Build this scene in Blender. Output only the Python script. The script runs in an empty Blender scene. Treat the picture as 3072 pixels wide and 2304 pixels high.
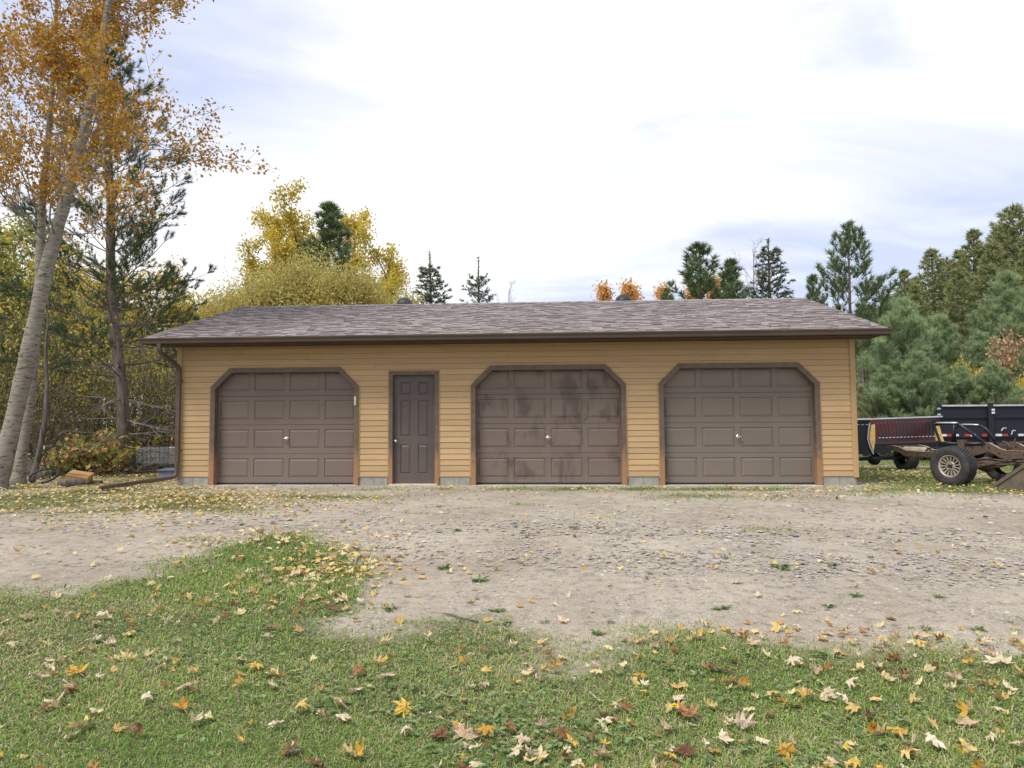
import bpy, math, random
import numpy as np
from mathutils import Vector, Matrix

# ------------------------------------------------------------------ camera, world, sun, exposure
scene = bpy.context.scene
CAM = np.array([6.934, -12.696, 1.030]); FPX = 2132.4          # pixels of the 3072-wide photograph
YAW, PITCH, ROLL = 0.0609, 0.06075, -0.00499
def cam_axes():
    r = np.array([math.cos(YAW), math.sin(YAW), 0]); f = np.array([-math.sin(YAW), math.cos(YAW), 0]); u = np.array([0, 0, 1.0])
    f2 = math.cos(PITCH)*f + math.sin(PITCH)*u; u2 = -math.sin(PITCH)*f + math.cos(PITCH)*u
    r3 = math.cos(ROLL)*r + math.sin(ROLL)*u2; u3 = -math.sin(ROLL)*r + math.cos(ROLL)*u2
    return r3, u3, f2
CR, CU, CF = cam_axes()
cd = bpy.data.cameras.new('camera'); cam = bpy.data.objects.new('camera', cd); scene.collection.objects.link(cam)
cd.sensor_width = 36.0; cd.lens = FPX/3072*36.0; cd.clip_start = 0.05; cd.clip_end = 2000
cam.matrix_world = Matrix(((CR[0], CU[0], -CF[0], CAM[0]), (CR[1], CU[1], -CF[1], CAM[1]), (CR[2], CU[2], -CF[2], CAM[2]), (0, 0, 0, 1)))
scene.camera = cam
scene.view_settings.view_transform = 'Standard'; scene.view_settings.look = 'None'
scene.view_settings.gamma = 1.0; scene.view_settings.exposure = 1.36

SUN_EL, SUN_AZ = math.radians(57), math.radians(222)            # azimuth clockwise from +Y: behind the camera, to the left
sdir = Vector((math.sin(SUN_AZ)*math.cos(SUN_EL), math.cos(SUN_AZ)*math.cos(SUN_EL), math.sin(SUN_EL)))
sl = bpy.data.lights.new('sun', 'SUN'); sl.energy = 1.5; sl.angle = math.radians(24); sl.color = (1.0, 0.96, 0.9)
sun = bpy.data.objects.new('sun', sl); scene.collection.objects.link(sun)
sun.rotation_euler = sdir.to_track_quat('Z', 'Y').to_euler()

world = bpy.data.worlds.new('World'); scene.world = world; world.use_nodes = True
nt = world.node_tree; nt.nodes.clear()
def N(t, **kw):
    n = nt.nodes.new(t)
    for k, v in kw.items(): setattr(n, k, v)
    return n
sky = N('ShaderNodeTexSky', sky_type='NISHITA'); sky.sun_disc = False
sky.sun_elevation = SUN_EL; sky.sun_rotation = SUN_AZ; sky.dust_density = 2.0; sky.ozone_density = 1.2
bg1 = N('ShaderNodeBackground'); bg1.inputs[1].default_value = 0.12; nt.links.new(sky.outputs[0], bg1.inputs[0])
tc = N('ShaderNodeTexCoord')
sep = N('ShaderNodeSeparateXYZ'); nt.links.new(tc.outputs['Generated'], sep.inputs[0])
zc = N('ShaderNodeMath', operation='MAXIMUM'); nt.links.new(sep.outputs[2], zc.inputs[0]); zc.inputs[1].default_value = 0.0
za = N('ShaderNodeMath', operation='ADD'); nt.links.new(zc.outputs[0], za.inputs[0]); za.inputs[1].default_value = 0.18
dx = N('ShaderNodeMath', operation='DIVIDE'); nt.links.new(sep.outputs[0], dx.inputs[0]); nt.links.new(za.outputs[0], dx.inputs[1])
dy = N('ShaderNodeMath', operation='DIVIDE'); nt.links.new(sep.outputs[1], dy.inputs[0]); nt.links.new(za.outputs[0], dy.inputs[1])
cmb = N('ShaderNodeCombineXYZ'); nt.links.new(dx.outputs[0], cmb.inputs[0]); nt.links.new(dy.outputs[0], cmb.inputs[1])
# long cloud streets crossing the whole sky, broken up by noise
dt = N('ShaderNodeVectorMath', operation='DOT_PRODUCT'); nt.links.new(cmb.outputs[0], dt.inputs[0]); dt.inputs[1].default_value = (0.59, 0.81, 0)
n1 = N('ShaderNodeTexNoise'); n1.inputs['Scale'].default_value = 1.7; n1.inputs['Detail'].default_value = 8; n1.inputs['Roughness'].default_value = 0.55; n1.inputs['Distortion'].default_value = 0.5
mp = N('ShaderNodeMapping'); mp.inputs['Rotation'].default_value = (0, 0, math.radians(36)); mp.inputs['Scale'].default_value = (0.55, 1.0, 1); mp.inputs['Location'].default_value = (7.5, 3.1, 0)
nt.links.new(cmb.outputs[0], mp.inputs[0]); nt.links.new(mp.outputs[0], n1.inputs[0])
ph = N('ShaderNodeMath', operation='MULTIPLY_ADD'); nt.links.new(dt.outputs['Value'], ph.inputs[0]); ph.inputs[1].default_value = 2.1; ph.inputs[2].default_value = -1.36*2.1
co = N('ShaderNodeMath', operation='COSINE'); nt.links.new(ph.outputs[0], co.inputs[0])
ns = N('ShaderNodeMath', operation='MULTIPLY_ADD'); nt.links.new(n1.outputs[0], ns.inputs[0]); ns.inputs[1].default_value = 4.6; ns.inputs[2].default_value = -2.3
sm_ = N('ShaderNodeMath', operation='MULTIPLY_ADD'); nt.links.new(co.outputs[0], sm_.inputs[0]); sm_.inputs[1].default_value = 0.75; nt.links.new(ns.outputs[0], sm_.inputs[2])
fc_ = N('ShaderNodeMath', operation='MULTIPLY_ADD'); nt.links.new(sm_.outputs[0], fc_.inputs[0]); fc_.inputs[1].default_value = 0.45; fc_.inputs[2].default_value = 0.33
cr = N('ShaderNodeValToRGB'); cr.color_ramp.elements[0].position = 0.15; cr.color_ramp.elements[1].position = 0.75
cr.color_ramp.elements[0].color = (0.90, 0.90, 0.90, 1); cr.color_ramp.elements[1].color = (1, 1, 1, 1)
nt.links.new(fc_.outputs[0], cr.inputs[0])
cr2 = N('ShaderNodeValToRGB'); cr2.color_ramp.elements[0].position = 0.08; cr2.color_ramp.elements[1].position = 0.62
cr2.color_ramp.elements[0].color = (0.585, 0.635, 0.82, 1); cr2.color_ramp.elements[1].color = (1.0, 1.0, 1.0, 1)
nt.links.new(fc_.outputs[0], cr2.inputs[0])
bg2 = N('ShaderNodeBackground'); bg2.inputs[1].default_value = 0.465; nt.links.new(cr2.outputs[0], bg2.inputs[0])
mix = N('ShaderNodeMixShader'); nt.links.new(cr.outputs[0], mix.inputs[0]); nt.links.new(bg1.outputs[0], mix.inputs[1]); nt.links.new(bg2.outputs[0], mix.inputs[2])
wo = N('ShaderNodeOutputWorld'); nt.links.new(mix.outputs[0], wo.inputs[0])

# ------------------------------------------------------------------ helpers
COL = scene.collection
rng = np.random.default_rng(11); random.seed(11)

def ray(x, y): return CF + CR*(x-1536)/FPX - CU*(y-1152)/FPX
def at(x, y, Y):
    d = ray(x, y); return CAM + d*((Y-CAM[1])/d[1])
def at_plane(x, y, p0, n):
    d = ray(x, y); return CAM + d*(np.dot(np.asarray(p0)-CAM, n)/np.dot(d, n))
def a22(x, y, Y): return at(x*3072/2212, y*3072/2212, Y)

def gz(x, y):
    x = np.asarray(x, float); y = np.asarray(y, float)
    t = np.clip(-0.5-y, 0, 60)
    z = -0.035*t + 0.035*0.6*(1-np.exp(-t/0.6))*1.0
    z = z + 0.008*np.sin(x*1.7+y*0.9)*np.clip(t, 0, 1) + 0.006*np.sin(x*0.6-y*2.1+1.0)*np.clip(t, 0, 1)
    return z
def gp(x, y):                                                    # photograph pixel to a point on the sloping ground
    d = ray(x, y); lo, hi = 0.5, 120.0
    for _ in range(50):
        m = (lo+hi)/2; q = CAM+d*m
        if q[2] > gz(q[0], q[1]): lo = m
        else: hi = m
    return CAM+d*lo
def gp22(x, y): return gp(x*3072/2212, y*3072/2212)

class MB:
    def __init__(s): s.v = []; s.f = []; s.a = []; s.n = 0
    def add(s, verts, faces, rnd=0.5):
        verts = np.asarray(verts, np.float32).reshape(-1, 3)
        if isinstance(faces, np.ndarray): fs = [faces]
        else:
            d = {}
            for f in faces: d.setdefault(len(f), []).append(f)
            fs = [np.array(v, np.int32) for v in d.values()]
        for f in fs: s.f.append(f.astype(np.int32)+s.n)
        s.v.append(verts); r = np.asarray(rnd, np.float32)
        s.a.append(np.full(len(verts), float(r), np.float32) if r.ndim == 0 else r)
        s.n += len(verts); return s
    def box(s, a, b, rnd=0.5):
        x0, y0, z0 = a; x1, y1, z1 = b
        return s.add([(x0,y0,z0),(x1,y0,z0),(x1,y1,z0),(x0,y1,z0),(x0,y0,z1),(x1,y0,z1),(x1,y1,z1),(x0,y1,z1)],
                     [(0,3,2,1),(4,5,6,7),(0,1,5,4),(1,2,6,5),(2,3,7,6),(3,0,4,7)], rnd)
    def obox(s, c, ax, ay, az, rnd=0.5):                          # centre and three half-axis vectors
        c, ax, ay, az = [np.asarray(q, float) for q in (c, ax, ay, az)]
        v = [c+i*ax+j*ay+k*az for k in (-1, 1) for j in (-1, 1) for i in (-1, 1)]
        return s.add(v, [(0,2,3,1),(4,5,7,6),(0,1,5,4),(1,3,7,5),(3,2,6,7),(2,0,4,6)], rnd)
    def bar(s, p, q, w, h, up=(0,0,1), rnd=0.5):
        p = np.asarray(p, float); q = np.asarray(q, float); d = (q-p)/2; t = d/np.linalg.norm(d)
        a = np.cross(t, up); a /= np.linalg.norm(a)+1e-9; b = np.cross(a, t)
        return s.obox((p+q)/2, d, a*w/2, b*h/2, rnd)
    def prism(s, poly, ext, rnd=0.5):                             # polygon of 3-D points pushed along ext
        P = np.asarray(poly, float); k = len(P); Q = P+np.asarray(ext, float)
        return s.add(np.vstack([P, Q]), [tuple(range(k)), tuple(range(2*k-1, k-1, -1))]+[(i, k+i, k+(i+1)%k, (i+1)%k) for i in range(k)], rnd)
    def tube(s, pts, rad, n=6, rnd=0.5, cap=True, ref=None):
        P = np.asarray(pts, float); m = len(P); R = np.broadcast_to(np.asarray(rad, float), (m,))
        t = np.gradient(P, axis=0); t /= np.linalg.norm(t, axis=1)[:, None]+1e-12
        if ref is None:
            mt = np.abs(t.mean(0)); ref = np.eye(3)[int(np.argmin(mt))]
        a = np.cross(t, ref); a /= np.linalg.norm(a, axis=1)[:, None]+1e-12; b = np.cross(t, a)
        th = np.arange(n)*2*math.pi/n
        V = P[:, None]+R[:, None, None]*(np.cos(th)[None, :, None]*a[:, None]+np.sin(th)[None, :, None]*b[:, None])
        i = np.arange(m-1)[:, None]*n; j = np.arange(n)[None]; k = (j+1) % n
        F = np.stack([i+j, i+k, i+n+k, i+n+j], -1).reshape(-1, 4)
        s.add(V.reshape(-1, 3), F, rnd)
        if cap:
            o = s.n-m*n; s.f.append(np.array([[o+q for q in range(n)][::-1], [o+(m-1)*n+q for q in range(n)]], np.int32))
        return s
    def lathe(s, c, axis, prof, n=24, rnd=0.5, ref=None):          # prof: (distance along axis, radius)
        c = np.asarray(c, float); ax = np.asarray(axis, float); ax /= np.linalg.norm(ax)
        if ref is None: ref = np.eye(3)[int(np.argmin(np.abs(ax)))]
        a = np.cross(ax, ref); a /= np.linalg.norm(a); b = np.cross(ax, a)
        th = np.arange(n)*2*math.pi/n
        V = np.array([c+ax*h+r*(math.cos(q)*a+math.sin(q)*b) for h, r in prof for q in th])
        m = len(prof); F = [(i*n+j, i*n+(j+1)%n, (i+1)*n+(j+1)%n, (i+1)*n+j) for i in range(m-1) for j in range(n)]
        return s.add(V, F, rnd)
    def mesh(s, name, mat=None, smooth=False):
        me = bpy.data.meshes.new(name)
        V = np.vstack(s.v); me.vertices.add(len(V)); me.vertices.foreach_set('co', V.ravel())
        li = np.concatenate([f.ravel() for f in s.f]); tot = np.concatenate([np.full(len(f), f.shape[1], np.int32) for f in s.f])
        st = np.concatenate([[0], np.cumsum(tot)[:-1]]).astype(np.int32)
        me.loops.add(len(li)); me.polygons.add(len(tot))
        me.polygons.foreach_set('loop_start', st); me.loops.foreach_set('vertex_index', li)
        me.polygons.foreach_set('use_smooth', np.full(len(tot), bool(smooth)))
        at_ = me.attributes.new('rnd', 'FLOAT', 'POINT'); at_.data.foreach_set('value', np.concatenate(s.a))
        me.update(calc_edges=True)
        if mat is not None: me.materials.append(mat)
        return me
    def build(s, name, mat=None, parent=None, smooth=False, **tags):
        return link(name, s.mesh(name, mat, smooth), parent, **tags)

def link(name, me, parent=None, loc=None, rot=None, scale=None, **tags):
    o = bpy.data.objects.new(name, me); COL.objects.link(o)
    if parent is not None: o.parent = parent
    if loc is not None: o.location = loc
    if rot is not None: o.rotation_euler = rot
    if scale is not None: o.scale = scale if hasattr(scale, '__len__') else (scale,)*3
    for k, v in tags.items(): o[k] = v
    return o
def thing(name, label, category, loc=(0, 0, 0), group=None, rotz=0):
    o = link(name, None, None, loc=loc, label=label, category=category)
    o.rotation_euler = (0, 0, rotz); o.empty_display_size = 0.1
    if group: o['group'] = group
    return o

# ------------------------------------------------------------------ materials
def newmat(name):
    m = bpy.data.materials.new(name); m.use_nodes = True; t = m.node_tree; t.nodes.clear(); return m, t
def nd(t, ty, **kw):
    n = t.nodes.new(ty)
    for k, v in kw.items():
        if k in ('operation', 'blend_type', 'data_type', 'attribute_name', 'feature', 'noise_dimensions', 'distance'): setattr(n, k, v)
        else: n.inputs[k].default_value = v
    return n
def ramp(t, stops, fac=None):
    r = t.nodes.new('ShaderNodeValToRGB'); e = r.color_ramp.elements
    while len(e) < len(stops): e.new(0.5)
    for q, (p, c) in zip(e, stops): q.position = p; q.color = tuple(c)+(1,) if len(c) == 3 else c
    if fac is not None: t.links.new(fac, r.inputs[0])
    return r
def mixc(t, fac, a, b, bt='MIX'):
    m = t.nodes.new('ShaderNodeMix'); m.data_type = 'RGBA'; m.blend_type = bt
    for s, q in ((0, fac), (6, a), (7, b)):
        if hasattr(q, 'links'): t.links.new(q, m.inputs[s])
        else: m.inputs[s].default_value = q if s == 0 or len(q) == 4 else tuple(q)+(1,)
    return m.outputs[2]
def texmap(t, scale=(1, 1, 1), coord='Object'):
    c = t.nodes.new('ShaderNodeTexCoord'); m = t.nodes.new('ShaderNodeMapping'); m.inputs['Scale'].default_value = scale
    t.links.new(c.outputs[coord], m.inputs[0]); return m.outputs[0]
def noise(t, vec, scale, detail=4, rough=0.55, dist=0):
    n = nd(t, 'ShaderNodeTexNoise', Scale=scale, Detail=detail, Roughness=rough, Distortion=dist)
    if vec is not None: t.links.new(vec, n.inputs[0])
    return n.outputs[0]
def finish(m, t, color, rough=0.7, bump=None, bstr=0.3, bdist=0.01, metal=0.0, spec=0.4, extra=None):
    b = t.nodes.new('ShaderNodeBsdfPrincipled'); o = t.nodes.new('ShaderNodeOutputMaterial')
    if hasattr(color, 'links'): t.links.new(color, b.inputs['Base Color'])
    else: b.inputs['Base Color'].default_value = tuple(color)+(1,)
    if hasattr(rough, 'links'): t.links.new(rough, b.inputs['Roughness'])
    else: b.inputs['Roughness'].default_value = rough
    b.inputs['Metallic'].default_value = metal; b.inputs['Specular IOR Level'].default_value = spec
    if bump is not None:
        bn = nd(t, 'ShaderNodeBump', Strength=bstr, Distance=bdist); t.links.new(bump, bn.inputs['Height']); t.links.new(bn.outputs[0], b.inputs['Normal'])
    t.links.new(b.outputs[0], o.inputs[0]); return m
def pmat(name, c1, c2=None, scale=6, stretch=(1, 1, 1), rough=0.7, bstr=0.0, bscale=60, metal=0.0, spec=0.35, objvar=0.0, rndvar=0.0, contrast=(0.35, 0.65), detail=5):
    m, t = newmat(name); c2 = c2 or tuple(q*0.75 for q in c1)
    v = texmap(t, stretch); nz = noise(t, v, scale, detail)
    col = ramp(t, [(contrast[0], c1), (contrast[1], c2)], nz).outputs[0]
    if objvar:
        oi = t.nodes.new('ShaderNodeObjectInfo'); mr = nd(t, 'ShaderNodeMapRange'); t.links.new(oi.outputs['Random'], mr.inputs[0]); mr.inputs[3].default_value = 1-objvar; mr.inputs[4].default_value = 1+objvar
        h = nd(t, 'ShaderNodeHueSaturation'); t.links.new(mr.outputs[0], h.inputs['Value']); t.links.new(col, h.inputs['Color']); col = h.outputs[0]
    if rndvar:
        a = nd(t, 'ShaderNodeAttribute', attribute_name='rnd'); mr = nd(t, 'ShaderNodeMapRange'); t.links.new(a.outputs['Fac'], mr.inputs[0]); mr.inputs[3].default_value = 1-rndvar; mr.inputs[4].default_value = 1+rndvar
        h = nd(t, 'ShaderNodeHueSaturation'); t.links.new(mr.outputs[0], h.inputs['Value']); t.links.new(col, h.inputs['Color']); col = h.outputs[0]
    bp = noise(t, texmap(t), bscale, 3) if bstr else None
    return finish(m, t, col, rough, bp, bstr, 0.004, metal, spec)
def leafmat(name, stops, trans=0.35, rough=0.6, back=None):
    m, t = newmat(name)
    a = nd(t, 'ShaderNodeAttribute', attribute_name='rnd'); r = ramp(t, stops, a.outputs['Fac']).outputs[0]
    if back:
        g = t.nodes.new('ShaderNodeNewGeometry'); r = mixc(t, g.outputs['Backfacing'], r, back)
    p = nd(t, 'ShaderNodeBsdfPrincipled', Roughness=rough); p.inputs['Specular IOR Level'].default_value = 0.25; t.links.new(r, p.inputs['Base Color'])
    tr = t.nodes.new('ShaderNodeBsdfTranslucent'); t.links.new(r, tr.inputs[0])
    mx = t.nodes.new('ShaderNodeMixShader'); mx.inputs[0].default_value = trans
    t.links.new(p.outputs[0], mx.inputs[1]); t.links.new(tr.outputs[0], mx.inputs[2])
    o = t.nodes.new('ShaderNodeOutputMaterial'); t.links.new(mx.outputs[0], o.inputs[0]); return m

M = {}
def siding_mat(name, ca, cb):
    m, t = newmat(name)
    v = texmap(t, (3.0, 30, 30)); g = noise(t, v, 2.2, 8, 0.65, 0.6)
    g2 = noise(t, texmap(t, (1.1, 10, 10)), 1.0, 3)
    c = ramp(t, [(0.3, cb), (0.7, ca)], g).outputs[0]
    c = mixc(t, g2, c, tuple(q*1.12 for q in ca))
    oi = t.nodes.new('ShaderNodeObjectInfo'); mr = nd(t, 'ShaderNodeMapRange'); t.links.new(oi.outputs['Random'], mr.inputs[0]); mr.inputs[3].default_value = 0.89; mr.inputs[4].default_value = 1.06
    h = nd(t, 'ShaderNodeHueSaturation'); t.links.new(mr.outputs[0], h.inputs['Value']); t.links.new(c, h.inputs['Color'])
    return finish(m, t, h.outputs[0], 0.55, g, 0.25, 0.004, 0, 0.3)
M['siding'] = siding_mat('tan_vinyl_siding', (0.47, 0.322, 0.165), (0.335, 0.222, 0.108))
M['post'] = pmat('tan_corner_post', (0.46, 0.30, 0.15), (0.37, 0.24, 0.11), 3, (1, 1, 0.15), 0.5)
def trim_mat():                                                   # brown paint, worn through to bare rusty wood near the ground
    m, t = newmat('brown_trim_paint')
    tcn = t.nodes.new('ShaderNodeTexCoord'); sp = t.nodes.new('ShaderNodeSeparateXYZ'); t.links.new(tcn.outputs['Object'], sp.inputs[0])
    n = noise(t, texmap(t, (9, 9, 2.2)), 3.0, 5, 0.6)
    mr = nd(t, 'ShaderNodeMapRange'); t.links.new(sp.outputs[2], mr.inputs[0]); mr.inputs[1].default_value = 0.12; mr.inputs[2].default_value = 1.0; mr.inputs[3].default_value = 0.62; mr.inputs[4].default_value = 0.0
    ad = nd(t, 'ShaderNodeMath', operation='ADD'); t.links.new(mr.outputs[0], ad.inputs[0])
    sb = nd(t, 'ShaderNodeMath', operation='MULTIPLY'); t.links.new(n, sb.inputs[0]); sb.inputs[1].default_value = 0.7; t.links.new(sb.outputs[0], ad.inputs[1])
    wear = ramp(t, [(0.56, (0, 0, 0)), (0.80, (1, 1, 1))], ad.outputs[0]).outputs[0]
    paint = ramp(t, [(0.3, (0.105, 0.072, 0.052)), (0.7, (0.15, 0.108, 0.080))], noise(t, texmap(t), 9, 4)).outputs[0]
    c = mixc(t, wear, paint, (0.30, 0.165, 0.085))
    return finish(m, t, c, 0.6, n, 0.1, 0.003)
M['trim'] = trim_mat()
M['brown_metal'] = pmat('brown_painted_aluminium', (0.108, 0.078, 0.060), (0.082, 0.058, 0.045), 2.2, (0.6, 3, 3), 0.42, 0.02, 40)
M['soffit'] = pmat('dark_brown_soffit', (0.060, 0.038, 0.028), (0.045, 0.028, 0.021), 4, (1, 1, 1), 0.55)
def door_mat(name, base, dirt=0.0, seed=0.0):
    m, t = newmat(name)
    v = texmap(t, (1, 1, 1)); big = noise(t, v, 0.9, 3)
    fine = noise(t, texmap(t, (2, 10, 60)), 8, 4)
    c = ramp(t, [(0.35, base), (0.65, tuple(q*1.12 for q in base))], big).outputs[0]
    if dirt:
        mpn = t.nodes.new('ShaderNodeMapping'); mpn.inputs['Scale'].default_value = (2.1, 1, 1.6); mpn.inputs['Location'].default_value = (seed, 0, seed*0.7)
        cn = t.nodes.new('ShaderNodeTexCoord'); t.links.new(cn.outputs['Object'], mpn.inputs[0])
        a = noise(t, mpn.outputs[0], 0.95, 2, 0.4, 0.3); b = noise(t, texmap(t, (3, 1, 1.6)), 1.7, 3, 0.5, 0.5)
        ml = nd(t, 'ShaderNodeMath', operation='MULTIPLY'); t.links.new(a, ml.inputs[0]); t.links.new(b, ml.inputs[1])
        k = ramp(t, [(0.255, (0, 0, 0)), (0.37, (1, 1, 1))], ml.outputs[0]).outputs[0]
        ks = nd(t, 'ShaderNodeMath', operation='MULTIPLY'); t.links.new(k, ks.inputs[0]); ks.inputs[1].default_value = dirt
        c = mixc(t, ks.outputs[0], c, tuple(q*0.52 for q in base))
        pale = noise(t, texmap(t, (3, 1, 4)), 1.6, 4, 0.6, 0.6)
        kp = ramp(t, [(0.56, (0, 0, 0)), (0.72, (0.35, 0.35, 0.35))], pale).outputs[0]
        c = mixc(t, kp, c, tuple(q*1.35 for q in base))
    return finish(m, t, c, 0.5, fine, 0.12, 0.002, 0, 0.35)
M['door_a'] = door_mat('brown_door_paint', (0.168, 0.130, 0.107))
M['door_b'] = door_mat('dirty_brown_door_paint', (0.162, 0.125, 0.102), 0.75, 2.3)
M['door_c'] = door_mat('greyed_brown_door_paint', (0.162, 0.133, 0.109))
def pdoor_mat():
    m, t = newmat('scuffed_dark_door_paint')
    c = ramp(t, [(0.35, (0.085, 0.066, 0.060)), (0.65, (0.105, 0.083, 0.075))], noise(t, texmap(t), 2.0, 4)).outputs[0]
    tcn = t.nodes.new('ShaderNodeTexCoord'); sp = t.nodes.new('ShaderNodeSeparateXYZ'); t.links.new(tcn.outputs['Object'], sp.inputs[0])
    vo = nd(t, 'ShaderNodeTexVoronoi', Scale=9.0); t.links.new(texmap(t, (1, 1, 1)), vo.inputs['Vector'])
    chips = ramp(t, [(0.07, (1, 1, 1)), (0.10, (0, 0, 0))], vo.outputs['Distance']).outputs[0]
    n = noise(t, texmap(t), 2.3, 2); sel = ramp(t, [(0.60, (0, 0, 0)), (0.64, (1, 1, 1))], n).outputs[0]
    k = mixc(t, 1.0, chips, sel, 'MULTIPLY')
    return finish(m, t, mixc(t, k, c, (0.42, 0.38, 0.34)), 0.45, None)
M['pdoor'] = pdoor_mat()
M['chrome'] = pmat('chrome', (0.75, 0.75, 0.76), (0.55, 0.55, 0.56), 8, rough=0.22, metal=1.0)
M['black_plastic'] = pmat('black_plastic', (0.02, 0.02, 0.022), (0.03, 0.03, 0.032), 8, rough=0.45)
M['cream'] = pmat('cream_plastic', (0.62, 0.55, 0.44), (0.5, 0.44, 0.35), 10)
M['block'] = pmat('concrete_block', (0.36, 0.35, 0.31), (0.25, 0.245, 0.21), 7, rough=0.9, bstr=0.5, bscale=90, objvar=0.08)
M['concrete'] = pmat('worn_concrete', (0.50, 0.47, 0.42), (0.36, 0.33, 0.29), 5, rough=0.9, bstr=0.3, bscale=70)
M['mortar'] = pmat('mortar', (0.25, 0.24, 0.21), (0.19, 0.18, 0.16), 10, rough=0.95)
def shingle_mat():
    m, t = newmat('brown_asphalt_shingle')
    a = nd(t, 'ShaderNodeAttribute', attribute_name='rnd'); oi = t.nodes.new('ShaderNodeObjectInfo')
    ad = nd(t, 'ShaderNodeMath', operation='ADD'); t.links.new(a.outputs['Fac'], ad.inputs[0]); t.links.new(oi.outputs['Random'], ad.inputs[1])
    fr = nd(t, 'ShaderNodeMath', operation='FRACT'); t.links.new(ad.outputs[0], fr.inputs[0])
    c = ramp(t, [(0.0, (0.165, 0.140, 0.131)), (0.45, (0.225, 0.197, 0.188)), (1.0, (0.31, 0.28, 0.27))], fr.outputs[0]).outputs[0]
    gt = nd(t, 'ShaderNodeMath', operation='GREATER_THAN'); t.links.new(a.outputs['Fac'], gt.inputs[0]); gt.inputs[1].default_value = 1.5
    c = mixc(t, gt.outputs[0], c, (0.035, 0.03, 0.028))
    g = noise(t, texmap(t), 160, 2, 0.7); gc = ramp(t, [(0.3, (0.7, 0.68, 0.68)), (0.7, (1.2, 1.18, 1.16))], g).outputs[0]
    c = mixc(t, 1.0, c, gc, 'MULTIPLY')
    big = ramp(t, [(0.35, (0.95, 0.95, 0.95)), (0.65, (1.04, 1.03, 1.03))], noise(t, texmap(t, (0.5, 1, 1)), 0.9, 3)).outputs[0]
    return finish(m, t, mixc(t, 1.0, c, big, 'MULTIPLY'), 0.92, g, 0.3, 0.002, 0, 0.2)
M['shingle'] = shingle_mat()
# ------------------------------------------------------------------ ground and driveway
def poly_sd(P, X, Y):                                             # signed distance to a polygon, positive inside
    P = np.asarray(P, float); d = np.full(X.shape, 1e9); ins = np.zeros(X.shape, bool); k = len(P)
    for i in range(k):
        ax, ay = P[i]; bx, by = P[(i+1) % k]; ex, ey = bx-ax, by-ay
        t = np.clip(((X-ax)*ex+(Y-ay)*ey)/(ex*ex+ey*ey+1e-12), 0, 1)
        d = np.minimum(d, np.hypot(X-ax-t*ex, Y-ay-t*ey))
        c = (ay > Y) != (by > Y)
        with np.errstate(divide='ignore', invalid='ignore'): xi = ax+(Y-ay)/(by-ay)*ex
        ins ^= c & (X < xi)
    return np.where(ins, d, -d)
_ph = rng.uniform(0, 6.28, (24, 3)); _fr = rng.uniform(0.5, 1.0, 24)
def wob(X, Y, f=1.0, k=0):                                        # smooth pseudo-noise about -1..1
    s = 0
    for i in range(6):
        a = _ph[(i+k) % 24]; w = f*(1.0+0.7*i); s = s+np.sin(X*w*math.cos(a[0])+Y*w*math.sin(a[0])+a[1]+1.7*np.sin(Y*w*0.5+a[2]))/(1+0.45*i)
    return s/2.6
LAWN = [(-60, -8.4), (-2, -8.0), (1.2, -7.55), (2.6, -7.3), (3.35, -6.75), (3.30, -5.9), (2.95, -5.2), (4.1, -4.95), (4.9, -5.7), (5.15, -6.5), (5.35, -7.3), (5.75, -7.95),
        (6.4, -8.25), (7.1, -8.42), (7.8, -8.2), (8.4, -8.1), (9.0, -8.2), (9.7, -8.3), (12, -8.5), (60, -9), (60, -60), (-60, -60)]
SIDE = [(12.2, 8), (12.2, -0.2), (11.4, -1.2), (13.2, -1.75), (15.5, -2.0), (22, -2.4), (60, -3), (60, 60), (12.2, 60)]
LEFTG = [(-60, -2.6), (-3, -3.3), (-0.8, -3.7), (0.6, -4.1), (2.0, -4.0), (3.2, -3.4), (3.6, -2.6), (2.4, -1.6), (0.6, -0.8), (-0.2, -0.3), (-0.3, 0), (-0.3, 60), (-60, 60)]
def grass_cover(X, Y):
    """0 bare gravel .. 1 full turf"""
    w = wob(X, Y, 2.3)*0.16+wob(X, Y, 7.0, 5)*0.07
    a = np.clip((poly_sd(LAWN, X, Y)+w*2.6)/0.75+0.36, 0, 1)
    b = np.clip((poly_sd(SIDE, X, Y)+w*2.0)/0.9+0.25, 0, 1)*np.clip(0.85+0.35*wob(X, Y, 1.6, 3), 0, 1)
    c = np.clip((poly_sd(LEFTG, X, Y)+w*2.2)/0.9+0.2, 0, 1)*np.clip(0.55+0.6*wob(X, Y, 1.5, 9), 0, 1)
    strip = np.exp(-((Y+0.80+0.1*wob(X, Y, 1.2, 4))/0.40)**2)*np.clip(0.45+0.9*wob(X, Y, 1.9, 7), 0, 0.95)*(X > -0.5)*(X < 13)
    strip2 = np.exp(-((Y+1.75+0.15*wob(X, Y, 1.0, 2))/0.35)**2)*np.clip(0.25+0.8*wob(X, Y, 1.4, 11), 0, 0.8)*(X > -0.5)*(X < 13)
    s3 = np.clip(wob(X, Y, 2.6, 13)-0.50, 0, 1)*1.1*(Y > -4.6)*(Y < -1)
    return np.clip(np.maximum.reduce([a, b, c, strip, strip2, s3]), 0, 1)

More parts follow.
